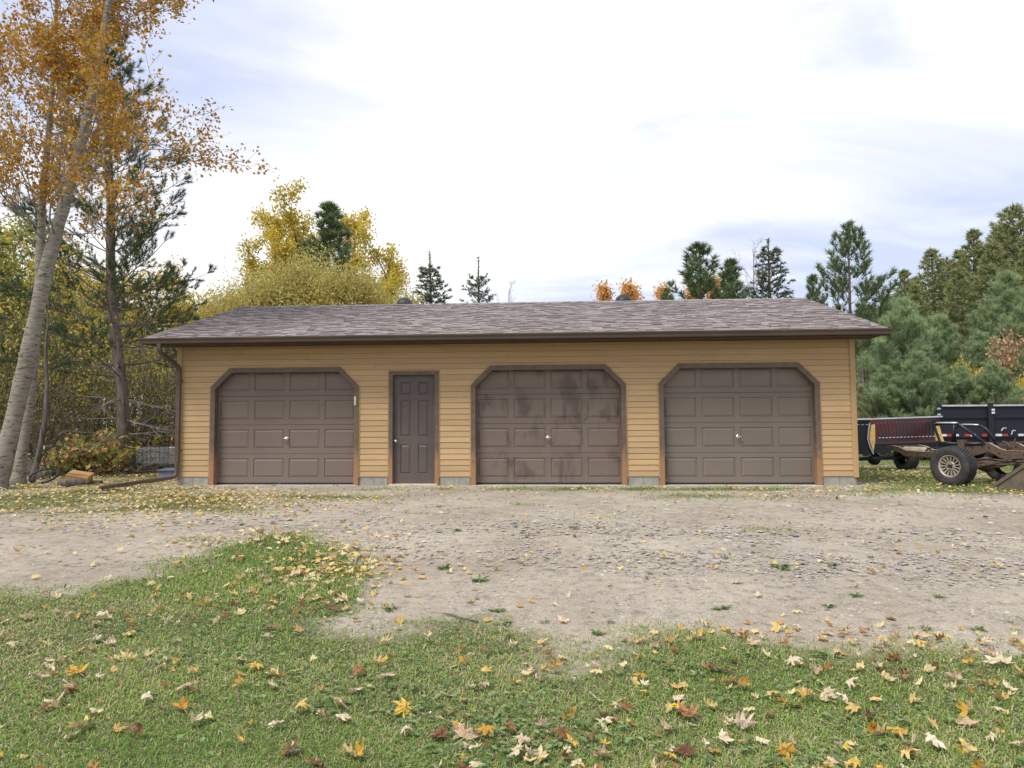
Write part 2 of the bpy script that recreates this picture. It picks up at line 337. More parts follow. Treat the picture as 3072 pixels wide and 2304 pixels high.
def ground_mat():
    m, t = newmat('ground_soil')
    ga = nd(t, 'ShaderNodeAttribute', attribute_name='rnd')
    v = texmap(t)
    n1 = noise(t, v, 0.7, 4, 0.6); n2 = noise(t, v, 9, 6, 0.7); n3 = noise(t, v, 60, 4, 0.75)
    vo = nd(t, 'ShaderNodeTexVoronoi', Scale=55.0); t.links.new(v, vo.inputs['Vector'])
    dirt = ramp(t, [(0.30, (0.30, 0.255, 0.195)), (0.55, (0.385, 0.335, 0.262)), (0.75, (0.44, 0.39, 0.31))], n1).outputs[0]
    d2 = ramp(t, [(0.30, (0.52, 0.50, 0.48)), (0.46, (0.92, 0.91, 0.90)), (0.60, (1.03, 1.03, 1.03)), (0.75, (1.2, 1.19, 1.18))], n2).outputs[0]
    dirt = mixc(t, 1.0, dirt, d2, 'MULTIPLY')
    d3 = ramp(t, [(0.3, (0.52, 0.50, 0.49)), (0.47, (1, 1, 1)), (0.72, (1.25, 1.24, 1.22))], n3).outputs[0]
    dirt = mixc(t, 1.0, dirt, d3, 'MULTIPLY')
    st = ramp(t, [(0.0, (0.35, 0.36, 0.40)), (0.25, (0.30, 0.28, 0.26)), (0.5, (0.46, 0.43, 0.39)), (1.0, (0.22, 0.20, 0.19))], vo.outputs['Color']).outputs[0]
    sm = ramp(t, [(0.10, (1, 1, 1)), (0.17, (0, 0, 0))], vo.outputs['Distance']).outputs[0]
    sel = ramp(t, [(0.46, (0, 0, 0)), (0.6, (0.8, 0.8, 0.8))], noise(t, v, 3.1, 4)).outputs[0]
    dirt = mixc(t, mixc(t, 1.0, sm, sel, 'MULTIPLY'), dirt, st)
    turf = ramp(t, [(0.3, (0.060, 0.056, 0.030)), (0.6, (0.13, 0.12, 0.062)), (0.8, (0.20, 0.165, 0.095))], n2).outputs[0]
    sb = nd(t, 'ShaderNodeMath', operation='SUBTRACT'); t.links.new(n2, sb.inputs[0]); sb.inputs[1].default_value = 0.5
    s2 = nd(t, 'ShaderNodeMath', operation='MULTIPLY_ADD'); t.links.new(sb.outputs[0], s2.inputs[0]); s2.inputs[1].default_value = 1.1; t.links.new(ga.outputs['Fac'], s2.inputs[2])
    k = ramp(t, [(0.35, (0, 0, 0)), (0.85, (1, 1, 1))], s2.outputs[0]).outputs[0]
    c = mixc(t, k, dirt, turf)
    h = nd(t, 'ShaderNodeMath', operation='MULTIPLY_ADD'); t.links.new(n3, h.inputs[0]); h.inputs[1].default_value = 0.5; t.links.new(n2, h.inputs[2])
    return finish(m, t, c, 0.95, h.outputs[0], 1.0, 0.02, 0, 0.15)
M['ground'] = ground_mat()
def axis(lo, hi, step, far):
    mid = np.arange(lo, hi+1e-6, step); g = []; s = step; x = hi
    while x < far: s *= 1.5; x += s; g.append(x)
    l = []; s = step; x = lo
    while x > -far: s *= 1.5; x -= s; l.append(x)
    return np.concatenate([l[::-1], mid, g])
xs = axis(-7, 19, 0.09, 600); ys = axis(-11.5, 4, 0.09, 600)
GX, GY = np.meshgrid(xs, ys); nx, ny = len(xs), len(ys)
GC = grass_cover(GX, GY)
rough_z = 0.010*wob(GX, GY, 6.0, 2)*np.clip((4.2-np.abs(GY+4.5))/4, 0, 1)*np.clip(1-GC, 0, 1)
GZ = gz(GX, GY)+rough_z
rut = lambda cx, w: np.exp(-((GY-cx)/w)**2)
GZ -= 0.018*(rut(-6.2+0.25*np.sin(GX*0.4), 0.35)+rut(-4.6+0.25*np.sin(GX*0.4), 0.35))*np.clip(1-GC, 0, 1)
V = np.stack([GX, GY, GZ], -1).reshape(-1, 3); I = np.arange(nx*ny).reshape(ny, nx)
F = np.stack([I[:-1, :-1], I[:-1, 1:], I[1:, 1:], I[1:, :-1]], -1).reshape(-1, 4)
fc = GC.ravel()[F].mean(1); fx = V[F, 0].mean(1); fy = V[F, 1].mean(1)
drive = (fc < 0.5) & (fy > -9.5) & (fy < 0.3) & (np.abs(fx) < 400)
def submesh(name, sel, **tags):
    f = F[sel]; u, inv = np.unique(f, return_inverse=True)
    mb = MB(); mb.add(V[u], inv.reshape(-1, 4), GC.ravel()[u]); return mb.build(name, M['ground'], smooth=True, **tags)
submesh('ground', ~drive, kind='structure', label='grassy ground of the yard around the garage')
submesh('gravel_driveway', drive, kind='structure', label='sandy gravel driveway in front of the garage')
def gzi(x, y): return gz(x, y)

# ------------------------------------------------------------------ garage
W = 12.12; GD = 6.7; B0 = 0.16; LAP = 0.1016; ZT = 2.545
garage = thing('garage', 'long tan sided three door garage with brown shingle roof', 'garage', (0, 0, 0))
DOORS = [(0.62, 3.38), (5.42, 8.18), (8.755, 11.53)]; ZC, ZO, CH = 1.79, 2.14, 0.35
PD = (3.93, 4.84, 2.055)
def solid_spans(z):
    cut = []
    for a, b in DOORS:
        if z < ZC: cut.append((a, b))
        elif z < ZO: o = (z-ZC)/(ZO-ZC)*CH; cut.append((a+o, b-o))
    if z < PD[2]: cut.append((PD[0], PD[1]))
    cut.sort(); out = []; x = 0.0
    for a, b in cut: out.append((x, a)); x = b
    out.append((x, W)); return out
levels = [B0+i*LAP for i in range(24)]
for i, z0 in enumerate(levels):
    z1 = min(z0+LAP, ZT)
    if z1-z0 < 0.01: continue
    lo, hi = solid_spans(z0+0.004), solid_spans(z1-0.004)
    if len(lo) != len(hi):
        hi = solid_spans(min(z1, (ZO if z0 < ZO else 9))-0.004) if z0 < ZO-0.03 else hi
        lo = solid_spans(z1-0.002); hi = lo
    for (a0, b0), (a1, b1) in zip(lo, hi):
        cuts = [0.0]
        if b0-a0 > 4: cuts += [(3.66-(i//2 % 3)*1.21+q*3.66 - 0)/1.0 for q in range(4) if 0.8 < 3.66-(i//2 % 3)*1.21+q*3.66 < b0-a0-0.6]
        cuts = sorted(cuts)+[None]
        for q in range(len(cuts)-1):
            sa0 = a0+cuts[q]; sa1 = a1 if q == 0 else sa0; sb0 = b0 if cuts[q+1] is None else a0+cuts[q+1]-0.002; sb1 = b1 if cuts[q+1] is None else sb0
            yb, yt = -0.0140-(0.0012 if q % 2 else 0), -0.003
            mb = MB(); zb = z0-0.003; zg = z1-0.0085; fr_ = (zg-zb)/(z1-zb); ga = sa0+(sa1-sa0)*fr_; gb = sb0+(sb1-sb0)*fr_; yt = yb+0.0095
            mb.add([(sa0,yb,zb),(sb0,yb,zb),(gb,yt,zg),(ga,yt,zg),(ga,0.006,zg+0.002),(gb,0.006,zg+0.002),(sb1,0.006,z1),(sa1,0.006,z1),(sa0,0.010,zb),(sb0,0.010,zb),(sb1,0.010,z1),(sa1,0.010,z1)],
                   [(0,1,2,3),(3,2,5,4),(4,5,6,7),(0,8,9,1),(7,6,10,11),(0,3,4,7,11,8),(1,9,10,6,5,2)])
            mb.build('siding_board', M['siding'], garage)
# sheathing behind, side and rear walls
mb = MB()
for a, b in [(0, .62), (3.38, 3.93), (4.84, 5.42), (8.18, 8.755), (11.53, W)]: mb.box((a, 0.011, 0.0), (b, 0.09, ZT))
for (a, b), t in [(DOORS[0], ZO), (DOORS[1], ZO), (DOORS[2], ZO), (PD[:2], PD[2])]: mb.box((a+0.001, 0.012, t), (b-0.001, 0.09, ZT))
for a, b in DOORS:
    for s, x in ((1, a), (-1, b)):
        mb.prism([(x+0.001*s, 0.013, ZC), (x+s*CH, 0.013, ZO-0.001), (x+0.001*s, 0.013, ZO-0.001)], (0, 0.076, 0))
mb.build('wall_sheathing', M['post'], garage)
for nm, x in (('side_wall', 0.0), ('side_wall', W)):
    s = -1 if x == 0 else 1; mb = MB()
    for i in range(40):
        z0 = B0+i*LAP; z1 = z0+LAP; top = lambda z: max(0, (z-ZT)/0.3125)
        y0, y1 = (0.1+top(z1), GD-top(z1)); 
        if y1-y0 < 0.2: break
        mb.add([(x+s*0.014,y0,z0),(x+s*0.014,y1,z0),(x+s*0.003,y1,z1),(x+s*0.003,y0,z1),(x-s*0.05,y0,z0),(x-s*0.05,y1,z0),(x-s*0.05,y1,z1),(x-s*0.05,y0,z1)],
               [(0,1,2,3),(0,4,5,1),(4,7,6,5),(3,2,6,7)])
    mb.build(nm, M['siding'], garage)
MB().box((0.05, GD-0.06, 0.0), (W-0.05, GD, ZT)).build('rear_wall', M['siding'], garage)
for x in (-0.028, W-0.062):                                       # corner posts
    MB().box((x, -0.03, B0-0.02), (x+0.09, 0.11, ZT)).build('corner_post', M['post'], garage)
# concrete block foundation
for a, b in [(0.02, .60), (3.40, 3.91), (4.86, 5.40), (8.20, 8.735), (11.55, W-0.02)]:
    MB().box((a+0.004, 0.012, -0.25), (b-0.004, 0.2, B0-0.004)).build('mortar_bed', M['mortar'], garage)
    cuts = [a, a+(b-a)*random.uniform(0.36, 0.66), b]
    for p, q in zip(cuts[:-1], cuts[1:]):
        MB().box((p+0.003, 0.0, -0.22), (q-0.003, 0.19, B0-0.008)).build('foundation_block', M['block'], garage)
for x0, x1 in [(-0.0, 0.19), (W-0.19, W)]:
    MB().box((x0, 0.21, -0.2), (x1, GD, B0-0.01)).build('foundation_wall', M['block'], garage)

# doors --------------------------------------------------------------
def panel_mesh(mb, x0, x1, z0, z1, Y, d=0.013, a=0.006, b=0.009, c=0.046, rise=0.0005):
    def rect(o, y): return [(x0+o, y, z0+o), (x1-o, y, z0+o), (x1-o, y, z1-o), (x0+o, y, z1-o)]
    v = rect(0, Y)+rect(a, Y+d)+rect(b, Y+d)+rect(c, Y+rise)
    f = [(r*4+i, r*4+(i+1) % 4, r*4+4+(i+1) % 4, r*4+4+i) for r in range(3) for i in range(4)]+[(12, 13, 14, 15)]
    mb.add(v, f)
def holed(mb, x0, x1, z0, z1, holes, Y, bev=0.0045):
    """front sheet with rectangular holes laid out on a grid; bevelled top and bottom edges"""
    X = sorted({x0, x1, *[h[0] for h in holes], *[h[1] for h in holes]}); Z = sorted({z0+bev, z1-bev, *[h[2] for h in holes], *[h[3] for h in holes]})
    for i in range(len(X)-1):
        for j in range(len(Z)-1):
            cx, cz = (X[i]+X[i+1])/2, (Z[j]+Z[j+1])/2
            if any(h[0] < cx < h[1] and h[2] < cz < h[3] for h in holes): continue
            mb.add([(X[i],Y,Z[j]),(X[i+1],Y,Z[j]),(X[i+1],Y,Z[j+1]),(X[i],Y,Z[j+1])], [(0,1,2,3)])
    mb.add([(x0,Y+bev*1.4,z0),(x1,Y+bev*1.4,z0),(x1,Y,z0+bev),(x0,Y,z0+bev)], [(0,1,2,3)])
    mb.add([(x0,Y,z1-bev),(x1,Y,z1-bev),(x1,Y+bev*1.4,z1),(x0,Y+bev*1.4,z1)], [(0,1,2,3)])
    mb.add([(x0,Y+0.045,z0),(x1,Y+0.045,z0),(x1,Y+0.045,z1),(x0,Y+0.045,z1),(x0,Y+bev*1.4,z0),(x1,Y+bev*1.4,z0),(x1,Y+bev*1.4,z1),(x0,Y+bev*1.4,z1)],
           [(0,3,2,1),(0,1,5,4),(3,7,6,2)])
DY = 0.115
door_desc = ['left brown garage door nearest the downspout, clean paint', 'middle brown garage door with dark smudged stains', 'right greyed brown garage door beside the parked chassis']
for k, ((a, b), mt) in enumerate(zip(DOORS, ('door_a', 'door_b', 'door_c'))):
    x0, x1 = a+0.055, b-0.055; zb, zt = 0.035, 2.155
    d = MB().box((x0, DY+0.050, zb+0.005), (x1, DY+0.062, zt)).build('garage_door', M[mt], garage, label=door_desc[k])
    hs = (zt-zb)/4; pitch = (x1-x0)/4
    for r in range(4):
        z0, z1 = zb+r*hs, zb+(r+1)*hs; holes = []
        for c in range(4):
            cx = x0+pitch*(c+0.5); holes.append((cx-0.285, cx+0.285, z0+0.095, z1-0.085))
        mb = MB(); holed(mb, x0, x1, z0+0.001, z1-0.001, holes, DY); mb.build('door_section', M[mt], d)
        for h in holes:
            mb = MB(); panel_mesh(mb, *h, DY); mb.build('raised_panel', M[mt], d)
    MB().box((x0, DY+0.004, 0.006), (x1, DY+0.040, zb-0.001)).build('bottom_seal', M['black_plastic'], d)
    hx, hz = (a+b)/2+0.005, 0.845
    mb = MB(); mb.lathe((hx, DY, hz), (0, -1, 0), [(0, 0.0), (0, 0.035), (0.008, 0.034), (0.014, 0.026), (0.018, 0.012), (0.05, 0.011), (0.05, 0)], 18); 
    hd = mb.build('door_handle', M['chrome'], d, smooth=False)
    mb = MB(); mb.tube([(hx-0.062, DY-0.052, hz-0.006), (hx-0.04, DY-0.057, hz), (hx, DY-0.059, hz+0.003), (hx+0.04, DY-0.057, hz), (hx+0.062, DY-0.052, hz-0.004)], [0.007, 0.012, 0.014, 0.012, 0.007], 10)
    mb.build('handle_bar', M['chrome'], d, smooth=True)
    # frame of five boards that also form the reveal
    Yf, Yb, w = -0.034, DY-0.004, 0.085
    fr = MB().box((x0-0.03, DY+0.03, ZO-0.01), (x1+0.03, DY+0.034, ZO+0.06)).build('door_frame', M['trim'], garage)
    tq = w*math.tan(math.radians(22.5))
    outl = [[(a, -0.03), (a+w, -0.03), (a+w, ZC-tq), (a, ZC)], [(a, ZC+0.001), (a+w, ZC-tq+0.001), (a+CH+tq-0.001, ZO-w), (a+CH-0.001, ZO)],
            [(a+CH, ZO), (a+CH+tq, ZO-w), (b-CH-tq, ZO-w), (b-CH, ZO)], [(b-CH+0.001, ZO), (b-CH-tq+0.001, ZO-w), (b-w, ZC-tq+0.001), (b, ZC+0.001)],
            [(b, ZC), (b-w, ZC-tq), (b-w, -0.03), (b, -0.03)]]
    for o in outl:
        MB().prism([(x, Yf, z) for x, z in o], (0, Yb-Yf, 0)).build('trim_board', M['trim'], fr)
    # stop moulding just inside and thin channel just outside
    w2 = 0.018
    for x, s in ((a, -1), (b, 1)):
        MB().box((min(x, x+s*w2), -0.022, 0.13), (max(x, x+s*w2)-0.0005*0, 0.005, ZC)).build('channel_strip', M['post'], fr)
    MB().box((a+CH, -0.021, ZO+0.0005), (b-CH, 0.005, ZO+w2)).build('channel_strip', M['post'], fr)
    MB().box((a+0.02, -0.14, -0.18), (b-0.02, 0.30, 0.004)).build('door_sill', M['concrete'], garage)
MB().box((3.38-0.083, -0.046, 1.44), (3.38-0.045, -0.030, 1.60)).build('sensor_strip', M['cream'], garage)
# person door
a, b, zt = PD; w = 0.072; x0, x1 = a+w-0.01, b-w+0.01; PY = 0.055
pd = MB().box((x0, PY+0.046, 0.03), (x1, PY+0.056, zt-w+0.02)).build('entry_door', M['pdoor'], garage, label='dark brown six panel entry door with chipped paint')
holes = []; dw = (x1-x0)
for c in (0, 1):
    cx = x0+dw*(0.29 if c == 0 else 0.70)
    for z0, z1 in ((0.20, 0.725), (0.875, 1.52), (1.63, 1.86)): holes.append((cx-0.092, cx+0.092, z0, z1))
mb = MB(); holed(mb, x0, x1, 0.03, zt-w+0.02, holes, PY); mb.build('door_slab', M['pdoor'], pd)
for h in holes:
    mb = MB(); panel_mesh(mb, *h, PY, 0.012, 0.008, 0.014, 0.034, 0.001); mb.build('raised_panel', M['pdoor'], pd)
kx, kz = x0+0.060, 0.79
mb = MB(); mb.lathe((kx, PY, kz), (0, -1, 0), [(0, 0), (0, 0.034), (0.006, 0.033), (0.012, 0.014), (0.030, 0.013), (0.036, 0.024), (0.048, 0.030), (0.062, 0.026), (0.068, 0.012), (0.069, 0)], 20)
mb.build('door_knob', M['chrome'], pd, smooth=True)
fr = MB().box((x0-0.02, PY+0.02, zt-w+0.021), (x1+0.02, PY+0.03, zt-0.002)).build('door_frame', M['trim'], garage)
for o in ([(a, -0.03), (a+w, -0.03), (a+w, zt-w), (a, zt)], [(a+0.001, zt), (a+w+0.001, zt-w), (b-w-0.001, zt-w), (b-0.001, zt)], [(b, zt), (b-w, zt-w), (b-w, -0.03), (b, -0.03)]):
    MB().prism([(x, -0.032, z) for x, z in o], (0, PY+0.028, 0)).build('trim_board', M['trim'], fr)
for x, s in ((a, -1), (b, 1)): MB().box((min(x, x+s*0.016), -0.020, 0.13), (max(x, x+s*0.016), 0.005, zt)).build('channel_strip', M['post'], fr)
MB().box((a-0.016, -0.019, zt+0.0005), (b+0.016, 0.005, zt+0.016)).build('channel_strip', M['post'], fr)
MB().box((a+0.02, -0.09, -0.15), (b-0.02, 0.12, 0.026)).build('door_threshold', M['cream'], garage)

# roof ---------------------------------------------------------------
RX0, RX1 = -0.40, 12.52; EY, EZ, RYr, RZr = -0.52, 2.645, 3.35, 3.855
sl_v = np.array([0, RYr-EY, RZr-EZ]); SLEN = float(np.linalg.norm(sl_v)); sl_d = sl_v/SLEN; sl_n = np.array([0, -sl_d[2], sl_d[1]])
tilt = math.atan2(sl_d[2], sl_d[1])
mb = MB(); q = 0.10
mb.prism([(RX0, EY, EZ-0.006), (RX0, RYr, RZr-0.006), (RX0, 2*RYr-EY, EZ-0.006), (RX0, 2*RYr-EY, EZ-q), (RX0, RYr, RZr-q), (RX0, EY, EZ-q)], (RX1-RX0, 0, 0))
roof = mb.build('roof', M['shingle'], garage)
EXPO = 0.143; NC = int(SLEN/EXPO)+1; widths = [0.10, 0.13, 0.165, 0.20, 0.24]
def tab_geo(mb, x, w, s, hgt, L=0.30, rnd=0.5, world_=True):
    # local frame: x along eave, y up slope, z normal; the lower edge stands proud of the course below
    loc = np.array([(0, 0, 0.002), (w-0.004, 0, 0.002), (w-0.004, 0, hgt), (0, 0, hgt), (0, L, 0.0), (w-0.004, L, 0.0)])
    if world_:
        o = np.array([x, EY, EZ])+sl_d*s
        loc = o+loc[:, :1]*np.array([1, 0, 0])+loc[:, 1:2]*sl_d+loc[:, 2:]*sl_n
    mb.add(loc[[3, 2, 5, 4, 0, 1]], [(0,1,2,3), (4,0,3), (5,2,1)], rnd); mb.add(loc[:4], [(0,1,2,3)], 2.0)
tabmesh = {}
for w in widths:
    for hgt in (0.009, 0.015):
        mb = MB(); tab_geo(mb, 0, w, 0, hgt, rnd=0.0, world_=False); tabmesh[(w, hgt)] = mb.mesh('shingle', M['shingle'])
rest = MB(); nsep = 0
for c in range(NC):
    s = c*EXPO-0.012; x = RX0-random.uniform(0, 0.2)
    L = min(0.30, SLEN-s)
    if L < 0.05: continue
    while x < RX1-0.02:
        w = random.choice(widths); hgt = random.choice((0.009, 0.015)); xa = max(x, RX0); ww = min(x+w, RX1)-xa; ss = s+random.uniform(-0.006, 0.006)
        if abs(ww-w) < 1e-6 and nsep < 300 and c < 8:
            o = np.array([xa, EY, EZ])+sl_d*ss
            link('shingle', tabmesh[(w, hgt)], roof, loc=o, rot=(tilt, 0, 0)); nsep += 1
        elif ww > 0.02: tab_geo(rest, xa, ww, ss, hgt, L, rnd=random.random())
        x += w
rest.build('shingle_courses', M['shingle'], roof, kind='stuff')
mb = MB(); x = RX0
while x < RX1-0.05:
    w = min(0.145, RX1-x); mb.prism([(x, RYr-0.14, RZr-0.14*0.3125+0.012), (x, RYr, RZr+0.018), (x, RYr+0.14, RZr-0.14*0.3125+0.012), (x, RYr+0.14, RZr-0.14*0.3125-0.004), (x, RYr, RZr), (x, RYr-0.14, RZr-0.14*0.3125-0.004)], (w-0.003, 0, 0.004), random.random()); x += 0.145
mb.build('ridge_cap', M['shingle'], roof)
for x in (RX0-0.022, RX1):                                        # rake trim
    mb = MB()
    for y0, z0, y1, z1 in ((EY-0.01, EZ-0.002, RYr, RZr-0.002), (2*RYr-EY, EZ-0.002, RYr, RZr-0.002)):
        mb.prism([(x, y0, z0), (x, y1, z1), (x, y1, z1-0.17), (x, y0, z0-0.115)], (0.022, 0, 0))
    mb.build('rake_board', M['brown_metal'], garage)
MB().box((RX0+0.06, EY+0.005, ZT-0.012), (RX1-0.10, -0.004, ZT-0.002)).build('soffit', M['soffit'], garage)
MB().box((RX0+0.002, EY-0.012, ZT-0.016), (RX1-0.002, EY+0.004, EZ-0.01)).build('fascia', M['soffit'], garage)
for x0, x1 in ((RX0+0.003, -0.03), (W+0.03, RX1-0.003)):          # soffit return ends below the rakes
    MB().prism([(x0, -0.003, ZT+0.055), (x1, -0.003, ZT+0.055), (x1, RYr, RZr-0.115), (x0, RYr, RZr-0.115)], (0, 0, 0.012)).build('soffit', M['soffit'], garage)
MB().box((RX0+0.002, GD+0.001, ZT-0.012), (RX1-0.002, 2*RYr-EY-0.002, ZT-0.002)).build('soffit', M['soffit'], garage)
# gutter: K profile sheet
gy = EY-0.013; prof = [(0, 0.085), (0, 0), (-0.075, 0), (-0.082, 0.018), (-0.084, 0.045), (-0.10, 0.062), (-0.112, 0.078), (-0.112, 0.098), (-0.104, 0.098)]
inn = [(-0.104, 0.094), (-0.108, 0.094), (-0.108, 0.080), (-0.097, 0.065), (-0.080, 0.047), (-0.078, 0.020), (-0.072, 0.004), (-0.004, 0.004), (-0.004, 0.085)]
pr = prof+inn; gz0 = 2.540; GX0, GX1 = RX0-0.0, RX1+0.0
mb = MB(); k = len(pr); vv = [(x, gy+p, gz0+z+(0.006 if x > 5 else -0.002)) for x in (GX0, GX1) for p, z in pr]
mb.add(vv, [(i, (i+1) % k, k+(i+1) % k, k+i) for i in range(k)])
gut = mb.build('gutter', M['brown_metal'], garage)
for x, dz in ((GX0, -0.002), (GX1-0.003, 0.006)):
    mb = MB(); mb.prism([(x-0.001 if x < 1 else x+0.001, gy+p, gz0+z+dz) for p, z in prof[:-1]], (0.003, 0, 0)); mb.build('gutter_end_cap', M['brown_metal'], gut)
# downspout with elbows and ground extension
def sweep_rect(mb, pts, w, d, wd):
    P = np.asarray(pts, float); t = np.gradient(P, axis=0); t /= np.linalg.norm(t, axis=1)[:, None]
    V = []
    for i in range(len(P)):
        a = np.cross(t[i], wd); a /= np.linalg.norm(a); b = np.cross(a, t[i])
        ch = 0.22
        for s, r in ((1, 1-ch), (1-ch, 1), (ch-1, 1), (-1, 1-ch), (-1, ch-1), (ch-1, -1), (1-ch, -1), (1, ch-1)): V.append(P[i]+b*s*w/2+a*r*d/2)
    m = len(P); mb.add(V, [(i*8+j, i*8+(j+1) % 8, i*8+8+(j+1) % 8, i*8+8+j) for i in range(m-1) for j in range(8)]+[tuple(range(8))[::-1], tuple(range((m-1)*8, m*8))])
def curve(pts, n=6, r=0.35):
    """polyline with rounded corners"""
    P = [np.asarray(p, float) for p in pts]; out = [P[0]]
    for i in range(1, len(P)-1):
        a = P[i]+(P[i-1]-P[i])/np.linalg.norm(P[i-1]-P[i])*r; b = P[i]+(P[i+1]-P[i])/np.linalg.norm(P[i+1]-P[i])*r
        for k in range(n+1):
            u = k/n; out.append((1-u)**2*a+2*u*(1-u)*P[i]+u*u*b)
    return out+[P[-1]]
dsx = float(at(478, 1050, gy-0.04)[0])
ext_end = gp(299, 1473)
wallx = 0.035
mb = MB(); sweep_rect(mb, curve([(dsx, gy-0.045, 2.541), (dsx, gy-0.045, 2.40), (wallx, -0.066, 2.155), (wallx, -0.066, 0.42)], 5, 0.09), 0.074, 0.056, (1, 0.02, 0))
dsp = mb.build('downspout', M['brown_metal'], garage)
mb = MB(); sweep_rect(mb, curve([(wallx, -0.0665, 0.44), (wallx, -0.0665, 0.16), (wallx-0.25, -0.37, 0.115)], 7, 0.10), 0.079, 0.060, (0.77, -0.64, 0.0)); mb.build('elbow', M['brown_metal'], dsp)
mb = MB(); sweep_rect(mb, [(wallx-0.17, -0.275, 0.127), (wallx-0.35, -0.48, 0.11), (ext_end[0], ext_end[1], ext_end[2]+0.05)], 0.086, 0.066, (0.77, -0.64, 0.0)); mb.build('downspout_extension', M['brown_metal'], garage)
for z in (0.62, 1.9): MB().box((wallx-0.05, -0.098, z), (wallx+0.05, -0.012, z+0.025)).build('downspout_strap', M['brown_metal'], dsp)
# roof vents behind the ridge
for px in (1214, 1871):
    X = float(at(px, 905, RYr+0.35)[0]); zb = RZr-0.35*0.3125+0.05
    vt = MB().box((X-0.24, RYr+0.10, zb+0.0), (X+0.24, RYr+0.60, zb+0.03)).build('roof_vent', M['black_plastic'], garage, label='black ribbed dome vent behind the ridge')
    mb = MB(); nn = 14; R = []
    for i in range(nn):                                            # half dome
        th = math.pi/2*i/(nn-1); R.append((0.215*math.sin(th)**1.0, 0.03+0.25*math.cos(th)**0.8 if i < nn-1 else 0.03))
    mb.lathe((X, RYr+0.35, zb), (0, 0, 1), [(h, max(r, 0.002)) for r, h in R], 24); mb.build('vent_dome', M['black_plastic'], vt, smooth=True)
    for i in range(7):
        x = X-0.15+i*0.043; r = math.sqrt(max(0.215**2-(x-X)**2, 0.0004)); mb = MB()
        mb.tube([(x, RYr+0.35-r*math.cos(u)*1.03, zb+0.03+0.25*1.03*(r/0.215)**0.8*math.sin(u)) for u in np.linspace(0.05, math.pi-0.05, 9)], 0.011, 5); mb.build('vent_rib', M['black_plastic'], vt)
# ------------------------------------------------------------------ turf, stones, weeds, fallen leaves
def blades(mb, X, Y, H, Wd, lean, rnd, Z=None):
    n = len(X); az = rng.uniform(0, 2*math.pi, n); Z = gz(X, Y)-0.004 if Z is None else Z
    d = np.stack([np.cos(az), np.sin(az), np.zeros(n)], -1); s = np.stack([-np.sin(az+rng.normal(0, .5, n)), np.cos(az), np.zeros(n)], -1)
    P = np.stack([X, Y, Z], -1); up = np.array([0, 0, 1.0])
    m = P+d*(H*lean*0.35)[:, None]+up*(H*(1-lean*0.35)*0.62)[:, None]
    t = P+d*(H*lean*1.05)[:, None]+up*(H*np.maximum(0.15, 1-lean*0.85))[:, None]
    V = np.stack([P-s*Wd[:, None]*0.5, P+s*Wd[:, None]*0.5, m+s*Wd[:, None]*0.42, m-s*Wd[:, None]*0.42, t], 1).reshape(-1, 3)
    b = np.arange(n)[:, None]*5
    mb.add(V, b+np.array([[0, 1, 2, 3]]), np.repeat(rnd, 5)); mb.f.append((b+np.array([[3, 2, 4]])+mb.n-len(V)).astype(np.int32))
M['grass'] = leafmat('lawn_grass', [(0.0, (0.105, 0.205, 0.036)), (0.30, (0.190, 0.325, 0.060)), (0.55, (0.30, 0.415, 0.09)), (0.70, (0.41, 0.43, 0.15)), (0.84, (0.50, 0.44, 0.24)), (1.0, (0.60, 0.51, 0.33))], 0.3)
NB = 690000
r = 2.2*np.exp(rng.uniform(0, 1, NB)**1.15*math.log(24/2.2)); th = rng.uniform(-0.82, 0.82, NB)-YAW
X = CAM[0]+rng.uniform(-1.3, 1.3, NB)+r*np.sin(th); Y = CAM[1]+r*np.cos(th)
c = grass_cover(X, Y); keep = (rng.random(NB) < np.clip(c, 0, 1)**1.15) & ~((X > -0.1) & (X < W+0.1) & (Y > -0.1) & (Y < GD)) & (Y < 9) & (X > -7)
keep &= (rng.random(NB) < np.clip(r/3.2, 0.55, 1))
X, Y, r, c = X[keep], Y[keep], r[keep], c[keep]; n = len(X)
patch = wob(X, Y, 2.2, 6); dry = np.clip(0.34+0.16*np.clip((X-5.0)/3, 0, 1)+0.32*wob(X, Y, 0.9, 8)+0.14*patch+(0.10 if True else 0)*((X > 5.5) & (Y < -7)), 0.05, 0.8)
isdry = rng.random(n) < dry*0.85+0.08
isdry &= ~((rng.random(n) < 0.55) & ((poly_sd([(2.6, -7.2), (2.9, -5.3), (4.2, -4.8), (5.3, -6.4), (5.5, -7.6), (4.6, -7.8), (3.3, -7.4)], X, Y) > 0) | (Y > -2.5)))
rnd = np.where(isdry, rng.uniform(0.66, 1.0, n), np.clip(rng.normal(0.36+0.14*patch, 0.19, n), 0, 0.75))
H = rng.gamma(6, 0.0058, n)*(1+0.30*patch)*np.where(isdry, 0.8, 1.0); H = np.clip(H, 0.016, 0.11)
tall = (poly_sd([(3.0, -5.3), (4.2, -4.8), (5.3, -6.4), (5.5, -7.6), (4.6, -7.6), (3.3, -6.6)], X, Y) > 0); H = np.where(tall, H*1.35, H)
Wd = np.clip(0.0011*r, 0.0030, 0.016)*rng.uniform(0.7, 1.3, n)
mb = MB(); blades(mb, X, Y, H, Wd, np.clip(rng.beta(2.8, 1.0, n)+np.where(isdry, 0.2, 0), 0.1, 1.15), rnd)
mb.build('lawn_grass', M['grass'], None, kind='stuff', label='short mixed green and straw coloured lawn grass', category='grass')
print('blades', n)
